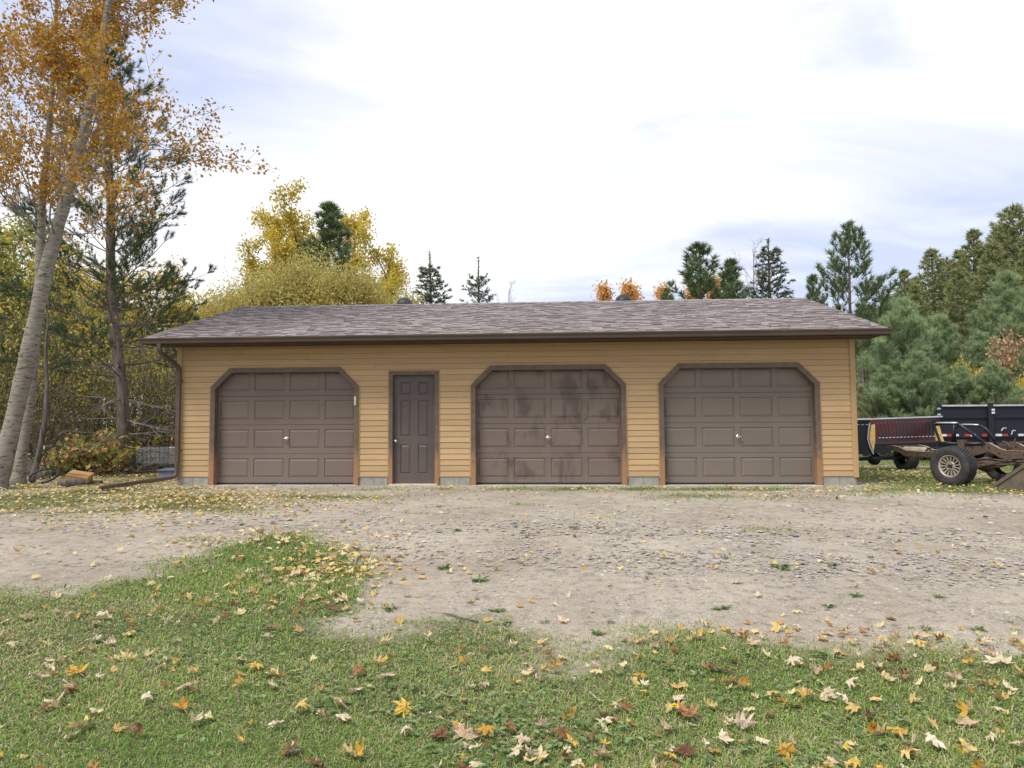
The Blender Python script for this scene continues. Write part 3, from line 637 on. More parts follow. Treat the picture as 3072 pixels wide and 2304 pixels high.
# broad leaved lawn weeds (clover, plantain) as ground cover
def ovals(mb, P, D, L, Wd, rnd, droop=0.25, nrm=None):
    """pointed oval leaves: base P, direction D, folded along the midrib"""
    n = len(P); up = np.array([0, 0, 1.0]) if nrm is None else nrm
    s = np.cross(D, up); s /= np.linalg.norm(s, axis=1)[:, None]+1e-9; u = np.cross(s, D)
    L = np.asarray(L)[:, None]; Wd = np.asarray(Wd)[:, None]
    q = [P, P+D*L*0.30+s*Wd*0.5+u*Wd*0.12, P+D*L*0.72+s*Wd*0.40+u*Wd*0.08-u*L*droop*0.3, P+D*L-u*L*droop, P+D*L*0.72-s*Wd*0.40+u*Wd*0.08-u*L*droop*0.3, P+D*L*0.30-s*Wd*0.5+u*Wd*0.12]
    V = np.stack(q, 1).reshape(-1, 3); b = np.arange(n)[:, None]*6
    F = np.concatenate([b+np.array([[0, 1, 2, 3]]), b+np.array([[0, 3, 4, 5]])])
    mb.add(V, F, np.repeat(rnd, 6))
M['weed'] = leafmat('broadleaf_weed', [(0.0, (0.085, 0.15, 0.055)), (0.5, (0.16, 0.24, 0.09)), (1.0, (0.26, 0.33, 0.14))], 0.25)
nW = 26000
r = 2.2*np.exp(rng.uniform(0, 1, nW)*math.log(11/2.2)); th = rng.uniform(-0.8, 0.8, nW)-YAW
X = CAM[0]+r*np.sin(th); Y = CAM[1]+r*np.cos(th); keep = (grass_cover(X, Y) > 0.6) & (wob(X, Y, 3.0, 15)+rng.normal(0, 0.25, nW) > 0.28) & (Y < -0.6); X, Y = X[keep], Y[keep]; n = len(X)
az = rng.uniform(0, 6.28, n); el = rng.uniform(0.05, 0.6, n); D = np.stack([np.cos(az)*np.cos(el), np.sin(az)*np.cos(el), np.sin(el)], -1)
mb = MB(); L = rng.uniform(0.016, 0.042, n); ovals(mb, np.stack([X, Y, gz(X, Y)+rng.uniform(0.008, 0.035, n)], -1), D, L, L*rng.uniform(0.45, 0.75, n), rng.random(n)); mb.build('clover', M['weed'], None, kind='stuff', label='low clover and plantain growing through the lawn', category='ground cover')
# stones on the gravel
def stones(mb, X, Y, S):
    n = len(X); base = np.array([(1,0,0),(0,1,0),(-1,0,0),(0,-1,0),(0,0,0.75),(0.72,0.72,0.35),(-0.7,0.7,0.3),(-0.7,-0.72,0.35),(0.7,-0.7,0.3)])
    V = base[None]*rng.uniform(0.65, 1.25, (n, 9, 3)); a = rng.uniform(0, 6.28, n); ca, sa = np.cos(a)[:, None], np.sin(a)[:, None]
    x = V[..., 0]*1.25; V = np.stack([x*ca-V[..., 1]*sa, x*sa+V[..., 1]*ca, V[..., 2]*0.6-0.12], -1)*S[:, None, None]+np.stack([X, Y, gz(X, Y)], -1)[:, None]
    F = np.array([(0,5,4),(5,1,4),(1,6,4),(6,2,4),(2,7,4),(7,3,4),(3,8,4),(8,0,4)]); b = np.arange(n)[:, None, None]*9
    mb.add(V.reshape(-1, 3), (b+F[None]).reshape(-1, 3), np.repeat(rng.random(n), 9))
def stone_mat():
    m, t = newmat('gravel_stone'); a = nd(t, 'ShaderNodeAttribute', attribute_name='rnd')
    c = ramp(t, [(0.0, (0.15, 0.14, 0.135)), (0.3, (0.27, 0.235, 0.20)), (0.55, (0.36, 0.33, 0.285)), (0.8, (0.25, 0.245, 0.245)), (1.0, (0.47, 0.44, 0.39))], a.outputs['Fac']).outputs[0]
    return finish(m, t, c, 0.85)
M['stone'] = stone_mat()
nS = 64000; r = 4.0*np.exp(rng.uniform(0, 1, nS)**1.2*math.log(15/4.0)); th = rng.uniform(-0.78, 0.78, nS)-YAW
X = CAM[0]+r*np.sin(th); Y = CAM[1]+r*np.cos(th); c = grass_cover(X, Y); dens = np.clip(0.42+0.45*wob(X, Y, 0.8, 12)+0.25*(X-5)/6, 0.08, 1)
keep = (c < 0.45) & (Y < -0.2) & (rng.random(nS) < dens); X, Y, r = X[keep], Y[keep], r[keep]
mb = MB(); stones(mb, X, Y, rng.gamma(2.2, 0.0030, len(X))*np.clip(r/6, 0.8, 1.6)+0.003); mb.build('gravel', M['stone'], None, kind='stuff', label='loose gravel stones scattered over the driveway', category='gravel')

# weeds standing in the gravel, one object each
M['weed_grass'] = leafmat('driveway_weed', [(0.0, (0.05, 0.11, 0.03)), (0.5, (0.10, 0.19, 0.045)), (0.8, (0.22, 0.28, 0.08)), (1.0, (0.40, 0.36, 0.16))], 0.25)
def tuft_mesh(k, broad):
    mb = MB(); n = 34
    if broad:
        a = rng.uniform(0, 6.28, 26); el = rng.uniform(0.05, 0.9, 26); D = np.stack([np.cos(a)*np.cos(el), np.sin(a)*np.cos(el), np.sin(el)], -1)
        ovals(mb, np.stack([rng.normal(0, 0.02, 26), rng.normal(0, 0.02, 26), np.full(26, 0.004)], -1)+D*0.02, D, rng.uniform(0.05, 0.11, 26), rng.uniform(0.018, 0.034, 26), rng.uniform(0.3, 1.0, 26), 0.35)
        return mb.mesh('weed_clump', M['weed'])
    blades(mb, rng.normal(0, 0.028, n), rng.normal(0, 0.028, n), rng.uniform(0.04, 0.12, n), np.full(n, 0.006), rng.uniform(0.3, 1.1, n), rng.uniform(0, 0.9, n), Z=np.zeros(n))
    return mb.mesh('weed_clump', M['weed_grass'])
tm = [tuft_mesh(k, False) for k in range(3)]+[tuft_mesh(k, True) for k in range(3)]
WEEDS = [(990,1145,1,1.0),(1035,1255,1,1.25),(960,1228,1,1.2),(950,1095,0,1.3),(1110,1130,0,.9),(1240,1140,1,.9),(1245,1090,0,.8),(1310,1152,0,.9),(1405,1240,0,.8),(1570,1205,0,1),
         (1688,1225,1,1.3),(1625,1195,0,1.0),(1800,1222,1,1.0),(1852,1288,1,.9),(1790,1310,1,.8),(2025,1290,1,.8),(1880,1205,0,1),(1075,1320,1,1.0),(1085,1348,1,1.1),(1175,1345,0,1.0),
         (1290,1370,1,.8),(1320,1345,0,.8),(1560,1315,1,1),(1790,1420,1,1.4),(2000,1360,0,1.1),(2110,1360,1,.8),(700,1330,1,.9),(845,1318,1,1.1),(880,1290,0,.9),(740,1125,0,1.2),(560,1170,0,1),
         (1960,1130,0,1),(2060,1150,0,.9),(1705,1145,0,.9),(1455,1215,0,.7),(1180,1210,0,.7),(590,1050,1,.9),(500,1058,1,1.2),(380,1130,0,1.1),(1620,1415,1,1.0)]
for x, y, b, s in WEEDS:
    p = gp22(x, y); k = random.randrange(3)+(3 if b else 0)
    link('weed_clump', tm[k], None, loc=(p[0], p[1], float(gz(p[0], p[1]))-0.004), rot=(0, 0, random.uniform(0, 6.28)), scale=(s*random.uniform(0.5, 0.75), s*random.uniform(0.5, 0.75), s*random.uniform(0.3, 0.55)), category='weed',
         label='low broad leaved weed clump in the gravel' if b else 'small wispy grass tuft in the gravel', group='broad leaved weeds in the driveway' if b else 'grass tufts in the driveway')
# dandelion in the lawn
p = gp22(1457, 1552); t = thing('dandelion', 'single yellow dandelion flower in the lawn', 'flower', (p[0], p[1], float(gz(p[0], p[1]))))
MB().tube([(0, 0, -0.005), (0.003, 0.002, 0.03), (0.002, 0.004, 0.055)], 0.0022, 6).build('stem', M['weed'], t)
mb = MB()
for ring, (k, rr, zz) in enumerate([(20, 0.017, 0.002), (16, 0.012, 0.006), (9, 0.006, 0.009)]):
    a = np.arange(k)*6.283/k+ring*0.2; D = np.stack([np.cos(a), np.sin(a), np.full(k, 0.12+0.3*ring)], -1); D /= np.linalg.norm(D, axis=1)[:, None]
    ovals(mb, np.tile((0.002, 0.004, 0.055+zz*0.4), (k, 1))+D*0.001, D, np.full(k, rr), np.full(k, 0.005), np.full(k, 0.5), 0.1)
mb.build('flower_head', pmat('dandelion_yellow', (0.80, 0.58, 0.02), (0.7, 0.45, 0.01), 40), t)
# twig lying on the gravel edge
q0, q1, q2 = gp22(957, 1329), gp22(1000, 1340), gp22(1032, 1346)
M['twig'] = pmat('weathered_twig', (0.16, 0.125, 0.095), (0.09, 0.07, 0.055), 30, rough=0.9)
tw = MB().tube([q+np.array([0, 0, 0.012]) for q in (q0, (q0*0.6+q1*0.4)+(0, .01, .004), q1, q2)], [0.004, 0.006, 0.0065, 0.008], 6).build('fallen_twig', M['twig'], None, label='thin dark twig lying on the gravel near the lawn edge', category='twig')

# fallen leaves ------------------------------------------------------
def maple_outline():
    h = [(0.00, -0.02), (0.10, -0.10), (0.30, -0.16), (0.25, -0.03), (0.52, 0.02), (0.72, 0.16), (0.50, 0.20), (0.42, 0.30), (0.60, 0.50), (0.66, 0.72), (0.42, 0.58), (0.22, 0.50), (0.20, 0.66), (0.16, 0.86), (0.0, 1.12)]
    return np.array(h+[(-x, y) for x, y in h[-2:0:-1]])
def maple_leaf(size, curl, roll, seed, stem=True):
    g = np.random.default_rng(seed); o = maple_outline()*g.normal(1, 0.07, (28, 2)); o[:, 0] *= g.uniform(0.8, 1.1)
    inner = o*0.5+np.array([0, 0.16]); c = np.array([[0, 0.22]])
    P = np.vstack([o, inner, c]); k = len(o)
    P[:, 1] -= 0.35
    x, y = P[:, 0], P[:, 1]
    z = curl*(x*x+0.6*y*y)+0.10*np.abs(x)*np.sign(curl)+g.normal(0, 0.055, len(P))
    if abs(roll) > 0.01:                                            # roll up about a tilted axis
        a = g.uniform(-0.7, 0.7); u = x*math.cos(a)+y*math.sin(a); w = -x*math.sin(a)+y*math.cos(a)
        R = 1/roll; u2 = R*np.sin(u/R); z = z+R*(1-np.cos(u/R)); x, y = u2*math.cos(a)-w*math.sin(a), u2*math.sin(a)+w*math.cos(a)
    z -= z.min()
    V = np.stack([x, y, z], -1)*size
    F = [(i, (i+1) % k, k+(i+1) % k, k+i) for i in range(k)]+[(k+i, k+(i+1) % k, 2*k) for i in range(k)]
    mb = MB(); mb.add(V, F, g.uniform(0.2, 0.8)+g.normal(0, 0.12, len(V)))
    if stem:
        b = V[0]; d = np.array([g.normal(0, .25), -1, 0.1]); d /= np.linalg.norm(d); e = b+d*size*0.7; e[2] = max(0.004, b[2]*0.4); s = np.array([0.006, 0, 0])*size/0.1
        mb.add([b-s*0.3, b+s*0.3, e+s*0.25, e-s*0.25], [(0, 1, 2, 3)], 0.9)
    return mb
def fallen_mat(name, stops, back):
    m, t = newmat(name); a = nd(t, 'ShaderNodeAttribute', attribute_name='rnd'); oi = t.nodes.new('ShaderNodeObjectInfo')
    s = nd(t, 'ShaderNodeMath', operation='MULTIPLY_ADD'); t.links.new(oi.outputs['Random'], s.inputs[0]); s.inputs[1].default_value = 0.8; t.links.new(a.outputs['Fac'], s.inputs[2])
    s2 = nd(t, 'ShaderNodeMath', operation='SUBTRACT'); t.links.new(s.outputs[0], s2.inputs[0]); s2.inputs[1].default_value = 0.4
    c = ramp(t, stops, s2.outputs[0]).outputs[0]
    sp = ramp(t, [(0.34, (0.45, 0.36, 0.30)), (0.44, (1, 1, 1))], noise(t, texmap(t), 45, 3)).outputs[0]
    c = mixc(t, 0.55, c, sp, 'MULTIPLY')
    g = t.nodes.new('ShaderNodeNewGeometry'); c = mixc(t, g.outputs['Backfacing'], c, back)
    p = nd(t, 'ShaderNodeBsdfPrincipled', Roughness=0.6); p.inputs['Specular IOR Level'].default_value = 0.3; t.links.new(c, p.inputs['Base Color'])
    tr = t.nodes.new('ShaderNodeBsdfTranslucent'); t.links.new(c, tr.inputs[0]); mx = t.nodes.new('ShaderNodeMixShader'); mx.inputs[0].default_value = 0.22
    t.links.new(p.outputs[0], mx.inputs[1]); t.links.new(tr.outputs[0], mx.inputs[2]); o = t.nodes.new('ShaderNodeOutputMaterial'); t.links.new(mx.outputs[0], o.inputs[0]); return m
FK = {'yellow': (fallen_mat('yellow_fallen_leaf', [(0.1, (0.48, 0.24, 0.03)), (0.5, (0.60, 0.38, 0.06)), (0.9, (0.68, 0.50, 0.14))], (0.60, 0.48, 0.25)), 'yellow maple leaf lying on the lawn'),
      'pale': (fallen_mat('pale_fallen_leaf', [(0.1, (0.52, 0.38, 0.24)), (0.5, (0.64, 0.52, 0.35)), (0.9, (0.72, 0.63, 0.46))], (0.66, 0.56, 0.42)), 'pale curled dry maple leaf lying on the lawn'),
      'brown': (fallen_mat('brown_fallen_leaf', [(0.1, (0.14, 0.065, 0.03)), (0.5, (0.27, 0.13, 0.055)), (0.9, (0.40, 0.22, 0.09))], (0.36, 0.24, 0.16)), 'rusty brown curled maple leaf lying on the lawn')}
SH = [(0.10, 0.0), (0.22, 0.7), (-0.28, 0.4), (0.30, 1.9), (-0.25, -1.4), (0.2, 3.0), (0.06, 0.3), (-0.15, 0.0), (0.15, 2.4), (0.3, 4.2), (-0.2, 3.6)]
variants = {k: [maple_leaf(0.072, c, r, 100+i, True) for i, (c, r) in enumerate(SH)] for k in ('yellow',)}['yellow']
LM = {}
for k, (mt, _) in FK.items():
    LM[k] = []
    for i, v in enumerate(variants):
        me = v.mesh('fallen_leaf', mt); LM[k].append(me)
# hand-read spots of the most conspicuous leaves, then random ones over the lawn
spots = []
for line in ["400,1495,pale,1.5", "170,1590,yellow,1.6", "155,1500,pale,1.4", "130,1525,pale,1.2", "100,1450,pale,1.3", "170,1455,yellow,1.3", "80,1472,pale,1.1", "385,1540,yellow,1.1", "515,1617,yellow,1.1", "320,1525,pale,.9",
             "545,1450,yellow,1.1", "515,1440,pale,.9", "730,1535,pale,1.4", "660,1545,yellow,1.0", "820,1447,yellow,1.2", "828,1470,pale,1.3", "770,1505,pale,1.1", "780,1470,brown,1.2", "872,1545,yellow,1.3", "740,1560,pale,1.0",
             "760,1650,yellow,1.3", "1010,1600,pale,1.6", "990,1590,pale,1.2", "950,1600,brown,1.2", "1045,1595,yellow,1.0", "1010,1445,yellow,1.1", "1055,1490,pale,1.2", "1165,1485,pale,.9", "1200,1455,yellow,1.1", "1175,1585,pale,1.0",
             "1310,1555,brown,1.3", "1215,1605,brown,1.0", "1300,1650,yellow,1.1", "1380,1480,yellow,1.0", "1480,1555,brown,1.3", "1450,1590,pale,1.5", "1475,1635,brown,1.2", "1530,1455,brown,1.2", "1585,1480,yellow,1.2", "1605,1500,yellow,1.1",
             "1600,1580,pale,1.4", "1690,1640,yellow,1.3", "1760,1460,pale,1.1", "1740,1515,yellow,1.3", "1790,1515,pale,1.1", "1840,1380,pale,1.0", "1890,1600,yellow,1.5", "1935,1590,yellow,1.3", "2020,1620,pale,1.6", "2085,1570,pale,1.4",
             "2095,1545,yellow,1.4", "2060,1480,pale,1.1", "2150,1440,pale,1.5", "2140,1425,pale,1.2", "2000,1385,pale,1.1", "1990,1405,yellow,1.0", "1500,1385,yellow,1.1", "1630,1395,pale,1.1", "1690,1400,brown,.9", "420,1575,pale,1.2",
             "290,1600,brown,1.2", "600,1580,pale,.9", "1120,1610,pale,1.0", "1960,1620,pale,1.2", "1880,1555,brown,1.0", "640,1640,brown,1.2", "240,1400,pale,1.0", "360,1355,pale,1.0", "210,1305,yellow,1.3", "60,1345,pale,1.0"]:
    x, y, k, s = line.split(','); spots.append((gp22(float(x)+random.uniform(-8, 8), float(y)+random.uniform(-5, 5)), k, min(1.22, float(s)*0.92)))
def leaf_density(X, Y):
    d = np.where(poly_sd(LAWN, X, Y) > -0.15, 0.28+0.3*wob(X, Y, 1.4, 10), 0.08)
    d = d+2.6*np.exp(-(((X-5.0)/0.45)**2+((Y+6.8)/0.85)**2))+0.8*np.exp(-((poly_sd(LAWN, X, Y))/0.22)**2)*(X > 6.4)*(wob(X, Y, 1.7, 2) > -0.2)+0.6*np.exp(-(((X-4.6)/0.8)**2+((Y+5.6)/0.8)**2))
    return np.clip(d, 0, 2.2)
while len(spots) < 300:
    rr = 2.35*math.exp(random.random()*math.log(6.4/2.35)); tt = random.uniform(-0.72, 0.70)-YAW
    x, y = CAM[0]+rr*math.sin(tt), CAM[1]+rr*math.cos(tt)
    if poly_sd(LAWN, np.array([x]), np.array([y]))[0] < 0.0 or random.random() > leaf_density(np.array([x]), np.array([y]))[0]: continue
    spots.append((np.array([x, y, 0]), random.choices(['yellow', 'pale', 'brown'], [0.38, 0.42, 0.20])[0], random.uniform(0.40, 0.88)))
for p, k, s in spots:
    o = link('fallen_leaf', random.choice(LM[k]), None, loc=(p[0], p[1], float(gz(p[0], p[1]))+random.uniform(0.018, 0.034)), rot=(random.gauss(0, 0.3), random.gauss(0, 0.3), random.uniform(0, 6.28)), scale=s*0.88,
             category='leaf', label=FK[k][1], group=k+' maple leaves fallen on the lawn')
def scatter_variants(mb, X, Y, S, dz, rnd):
    vs = [(np.vstack(v.v[:1]), v.f[:2]) for v in variants]; ch = rng.integers(0, len(vs), len(X))
    for q in range(len(vs)):
        s = ch == q; n = int(s.sum())
        if not n: continue
        V0, F0 = vs[q]; a = rng.uniform(0, 6.28, n); ca, sa = np.cos(a)[:, None], np.sin(a)[:, None]; tx, ty = rng.normal(0, 0.3, n)[:, None], rng.normal(0, 0.3, n)[:, None]
        x, y, z = V0[None, :, 0]*S[s][:, None], V0[None, :, 1]*S[s][:, None], V0[None, :, 2]*S[s][:, None]
        x, y, z = x*ca-y*sa, x*sa+y*ca, z; z = z+x*tx+y*ty
        V = np.stack([x+X[s][:, None], y+Y[s][:, None], z+(gz(X[s], Y[s])+dz[s])[:, None]], -1); k = len(V0)
        b = np.arange(n)[:, None, None]*k
        o = mb.n; mb.add(V.reshape(-1, 3), (b+F0[0][None]).reshape(-1, F0[0].shape[1]), np.repeat(rnd[s], k))
        mb.f.append(((b+F0[1][None]).reshape(-1, F0[1].shape[1])+o).astype(np.int32))
M['litter'] = leafmat('leaf_litter', [(0.0, (0.20, 0.10, 0.04)), (0.2, (0.52, 0.33, 0.12)), (0.4, (0.62, 0.46, 0.17)), (0.6, (0.66, 0.54, 0.28)), (0.8, (0.60, 0.51, 0.37)), (1.0, (0.68, 0.58, 0.30))], 0.2, back=None)
nl = 16000; rr = 2.4*np.exp(rng.uniform(0, 1, nl)*math.log(9/2.4)); tt = rng.uniform(-0.78, 0.78, nl)-YAW
X = CAM[0]+rr*np.sin(tt); Y = CAM[1]+rr*np.cos(tt); kp = rng.random(nl) < leaf_density(X, Y)*np.clip(0.12*rr/3, 0.09, 0.42); X, Y = X[kp], Y[kp]
mb = MB(); scatter_variants(mb, X, Y, rng.uniform(0.35, 0.85, len(X)), np.where(poly_sd(LAWN, X, Y) > 0, 0.016, 0.004), rng.random(len(X)))
print('maple litter', len(X))
# small poplar leaves drifting over the yard
npz = 60000; X = rng.uniform(-8, 16, npz); Y = rng.uniform(-7, 6, npz)
d = np.clip(poly_sd(LEFTG, X, Y)/1.2+0.75, 0, 1)*np.clip(0.62+0.55*wob(X, Y, 1.3, 4), 0.10, 1)*np.clip(1.05-0.12*(X+1.0).clip(0), 0, 1)
d = d+0.55*np.exp(-((Y+0.9)/0.4)**2)*np.clip(0.25+0.8*wob(X, Y, 1.6, 7), 0, 1)+0.35*np.exp(-((Y+1.8)/0.4)**2)*np.clip(0.15+0.8*wob(X, Y, 1.2, 11), 0, 1)
d = d+0.55*np.exp(-(((X-1.6)/1.7)**2+((Y+2.3)/0.7)**2))+1.1*np.exp(-(((X-5.0)/0.5)**2+((Y+6.7)/0.9)**2))+0.5*np.exp(-(((X-3.9)/0.8)**2+((Y+5.4)/0.5)**2))+0.35*np.exp(-(((X-2.2)/1.6)**2+((Y+3.3)/0.6)**2))+0.20*np.clip(poly_sd(SIDE, X, Y)/1.0+0.5, 0, 1)+0.020
kp = (rng.random(npz) < d) & ~((X > -0.05) & (X < W+0.05) & (Y > -0.12)) & (np.hypot(X-CAM[0], Y-CAM[1]) > 3); X, Y = X[kp], Y[kp]; n = len(X)
a = rng.uniform(0, 6.28, n); el = rng.normal(0.05, 0.3, n); D = np.stack([np.cos(a)*np.cos(el), np.sin(a)*np.cos(el), np.sin(el)], -1); L = rng.uniform(0.035, 0.075, n)
nr = np.stack([rng.normal(0, 0.35, n), rng.normal(0, 0.35, n), np.ones(n)], -1); nr /= np.linalg.norm(nr, axis=1)[:, None]
ovals(mb, np.stack([X, Y, gz(X, Y)+0.012+0.02*np.clip(grass_cover(X, Y), 0, 1)], -1), D, L, L*rng.uniform(0.5, 0.85, n), np.where(rng.random(n) < 0.72, rng.uniform(0.15, 0.62, n), rng.random(n)), 0.12, nr)
print('small litter', n)
mb.build('leaf_litter', M['litter'], None, kind='stuff', label='scattered yellow and tan fallen leaves over the yard', category='leaf litter')
# ------------------------------------------------------------------ trees and shrubs
def bark_mat(name, c1, c2, c3, horizontal=False, scale=8):
    m, t = newmat(name)
    v = texmap(t, (1, 1, 4.0) if horizontal else (1, 1, 0.22)); n1 = noise(t, v, scale, 6, 0.7, 0.8); n2 = noise(t, texmap(t), 2.0, 3)
    c = ramp(t, [(0.36, c3), (0.46, c2), (0.66, c1)], n1).outputs[0]
    c = mixc(t, 0.5, c, ramp(t, [(0.3, (0.7, 0.7, 0.7)), (0.7, (1.15, 1.15, 1.15))], n2).outputs[0], 'MULTIPLY')
    return finish(m, t, c, 0.9, n1, 0.7, 0.02, 0, 0.2)
M['aspen_bark'] = bark_mat('pale_poplar_bark', (0.33, 0.305, 0.25), (0.23, 0.21, 0.17), (0.05, 0.045, 0.036), True, 6)
M['pine_bark'] = bark_mat('scaly_pine_bark', (0.25, 0.205, 0.175), (0.155, 0.125, 0.105), (0.05, 0.04, 0.035), False, 14)
M['grey_bark'] = bark_mat('grey_twig_bark', (0.20, 0.175, 0.15), (0.13, 0.11, 0.095), (0.06, 0.05, 0.045), False, 10)
M['dead_wood'] = bark_mat('dead_grey_branch', (0.36, 0.33, 0.30), (0.25, 0.225, 0.20), (0.12, 0.10, 0.09), False, 12)
M['leaf_gold'] = leafmat('golden_poplar_leaf', [(0.0, (0.26, 0.125, 0.02)), (0.35, (0.46, 0.235, 0.025)), (0.7, (0.56, 0.32, 0.035)), (1.0, (0.55, 0.38, 0.08))], 0.42)
M['leaf_yellow'] = leafmat('yellow_aspen_leaf', [(0, (0.281, 0.281, 0.041)), (0.3, (0.505, 0.434, 0.063)), (0.65, (0.730, 0.561, 0.084)), (1, (0.800, 0.589, 0.126))], 0.42)
M['leaf_lime'] = leafmat('yellow_green_leaf', [(0, (0.156, 0.203, 0.047)), (0.4, (0.328, 0.352, 0.070)), (0.75, (0.562, 0.499, 0.094)), (1, (0.733, 0.577, 0.109))], 0.4)
M['leaf_willow'] = leafmat('pale_willow_leaf', [(0, (0.351, 0.324, 0.081)), (0.5, (0.540, 0.472, 0.149)), (1, (0.675, 0.581, 0.230))], 0.4)
M['leaf_orange'] = leafmat('orange_maple_leaf', [(0.0, (0.55, 0.27, 0.08)), (0.5, (0.72, 0.42, 0.14)), (1.0, (0.78, 0.54, 0.24))], 0.45)
M['leaf_vine'] = leafmat('turning_dogwood_leaf', [(0, (0.125, 0.200, 0.050)), (0.3, (0.300, 0.325, 0.088)), (0.55, (0.525, 0.425, 0.125)), (0.8, (0.575, 0.338, 0.150)), (1, (0.450, 0.188, 0.125))], 0.35)
M['leaf_pink'] = leafmat('tan_pink_leaf', [(0.0, (0.30, 0.16, 0.09)), (0.5, (0.48, 0.31, 0.17)), (1.0, (0.60, 0.46, 0.26))], 0.35)
M['leaf_dark'] = leafmat('dark_understory_leaf', [(0, (0.039, 0.063, 0.022)), (0.6, (0.098, 0.133, 0.042)), (1, (0.210, 0.210, 0.063))], 0.3)
M['needle_pine'] = leafmat('red_pine_needle', [(0, (0.086, 0.132, 0.063)), (0.6, (0.161, 0.224, 0.098)), (1, (0.265, 0.310, 0.138))], 0.3)
M['needle_near'] = leafmat('dark_pine_needle', [(0.0, (0.045, 0.080, 0.036)), (0.6, (0.095, 0.145, 0.062)), (1.0, (0.16, 0.20, 0.085))], 0.25)
M['needle_white'] = leafmat('white_pine_needle', [(0, (0.174, 0.252, 0.129)), (0.5, (0.319, 0.420, 0.218)), (1, (0.470, 0.549, 0.291))], 0.45)
M['needle_spruce'] = leafmat('olive_spruce_needle', [(0, (0.138, 0.178, 0.081)), (0.5, (0.287, 0.328, 0.144)), (0.85, (0.414, 0.414, 0.178)), (1, (0.437, 0.310, 0.161))], 0.4)
M['needle_blue'] = leafmat('blue_spruce_needle', [(0.0, (0.10, 0.13, 0.085)), (0.5, (0.165, 0.205, 0.135)), (1.0, (0.24, 0.275, 0.18))], 0.25)

def unit(v): v = np.asarray(v, float); return v/(np.linalg.norm(v)+1e-12)
def rpath(p, d, L, seg, wander, up, g):
    P = [np.asarray(p, float)]; d = unit(d); s = L/seg
    for _ in range(seg):
        d = unit(d+g.normal(0, wander, 3)+np.array([0, 0, up])); P.append(P[-1]+d*s)
    return np.array(P), d
def lerp_path(P, u):
    x = u*(len(P)-1); i = min(int(x), len(P)-2); f = x-i; return P[i]*(1-f)+P[i+1]*f, unit(P[i+1]-P[i])
def side_dir(t, ang, g, planar=None):
    if planar is None: r = g.normal(0, 1, 3)
    else: r = planar
    r = r-t*np.dot(r, t); r = unit(r); return unit(t*math.cos(ang)+r*math.sin(ang))
def kites(mb, P, L, Wd, rnd, g, hang=0.0):
    n = len(P); D = g.normal(0, 1, (n, 3)); D[:, 2] -= hang; D /= np.linalg.norm(D, axis=1)[:, None]
    s = np.cross(D, g.normal(0, 1, (n, 3))); s /= np.linalg.norm(s, axis=1)[:, None]
    L = np.broadcast_to(L, n)[:, None]; Wd = np.broadcast_to(Wd, n)[:, None]; b = np.cross(s, D)*Wd*0.18
    V = np.stack([P, P+D*L*0.42+s*Wd*0.5+b, P+D*L, P+D*L*0.42-s*Wd*0.5+b], 1).reshape(-1, 3)
    mb.add(V, np.arange(n)[:, None]*4+np.array([[0, 1, 2, 3]]), np.repeat(rnd, 4))
def needles(mb, P, D, K, L, Wd, rnd, g, a0=0.35, a1=1.15, back=0.0):
    """needle brushes: K thin needles about each point"""
    n = len(P); Pn = np.repeat(P, K, 0); Dn = np.repeat(D, K, 0); m = n*K
    r = g.normal(0, 1, (m, 3)); r -= Dn*np.sum(r*Dn, 1)[:, None]; r /= np.linalg.norm(r, axis=1)[:, None]+1e-9
    a = g.uniform(a0, a1, m)[:, None]; d = Dn*np.cos(a)+r*np.sin(a); s = np.cross(d, g.normal(0, 1, (m, 3))); s /= np.linalg.norm(s, axis=1)[:, None]+1e-9
    l = (np.repeat(np.broadcast_to(L, n), K)*g.uniform(0.7, 1.15, m))[:, None]
    b = Pn-Dn*(g.uniform(0, 1, m)[:, None]*back)
    V = np.stack([b-s*Wd/2, b+s*Wd/2, b+d*l], 1).reshape(-1, 3)
    mb.add(V, np.arange(m)[:, None]*3+np.array([[0, 1, 2]]), np.repeat(np.clip(np.repeat(rnd, K)+g.normal(0, 0.12, m), 0, 1), 3))

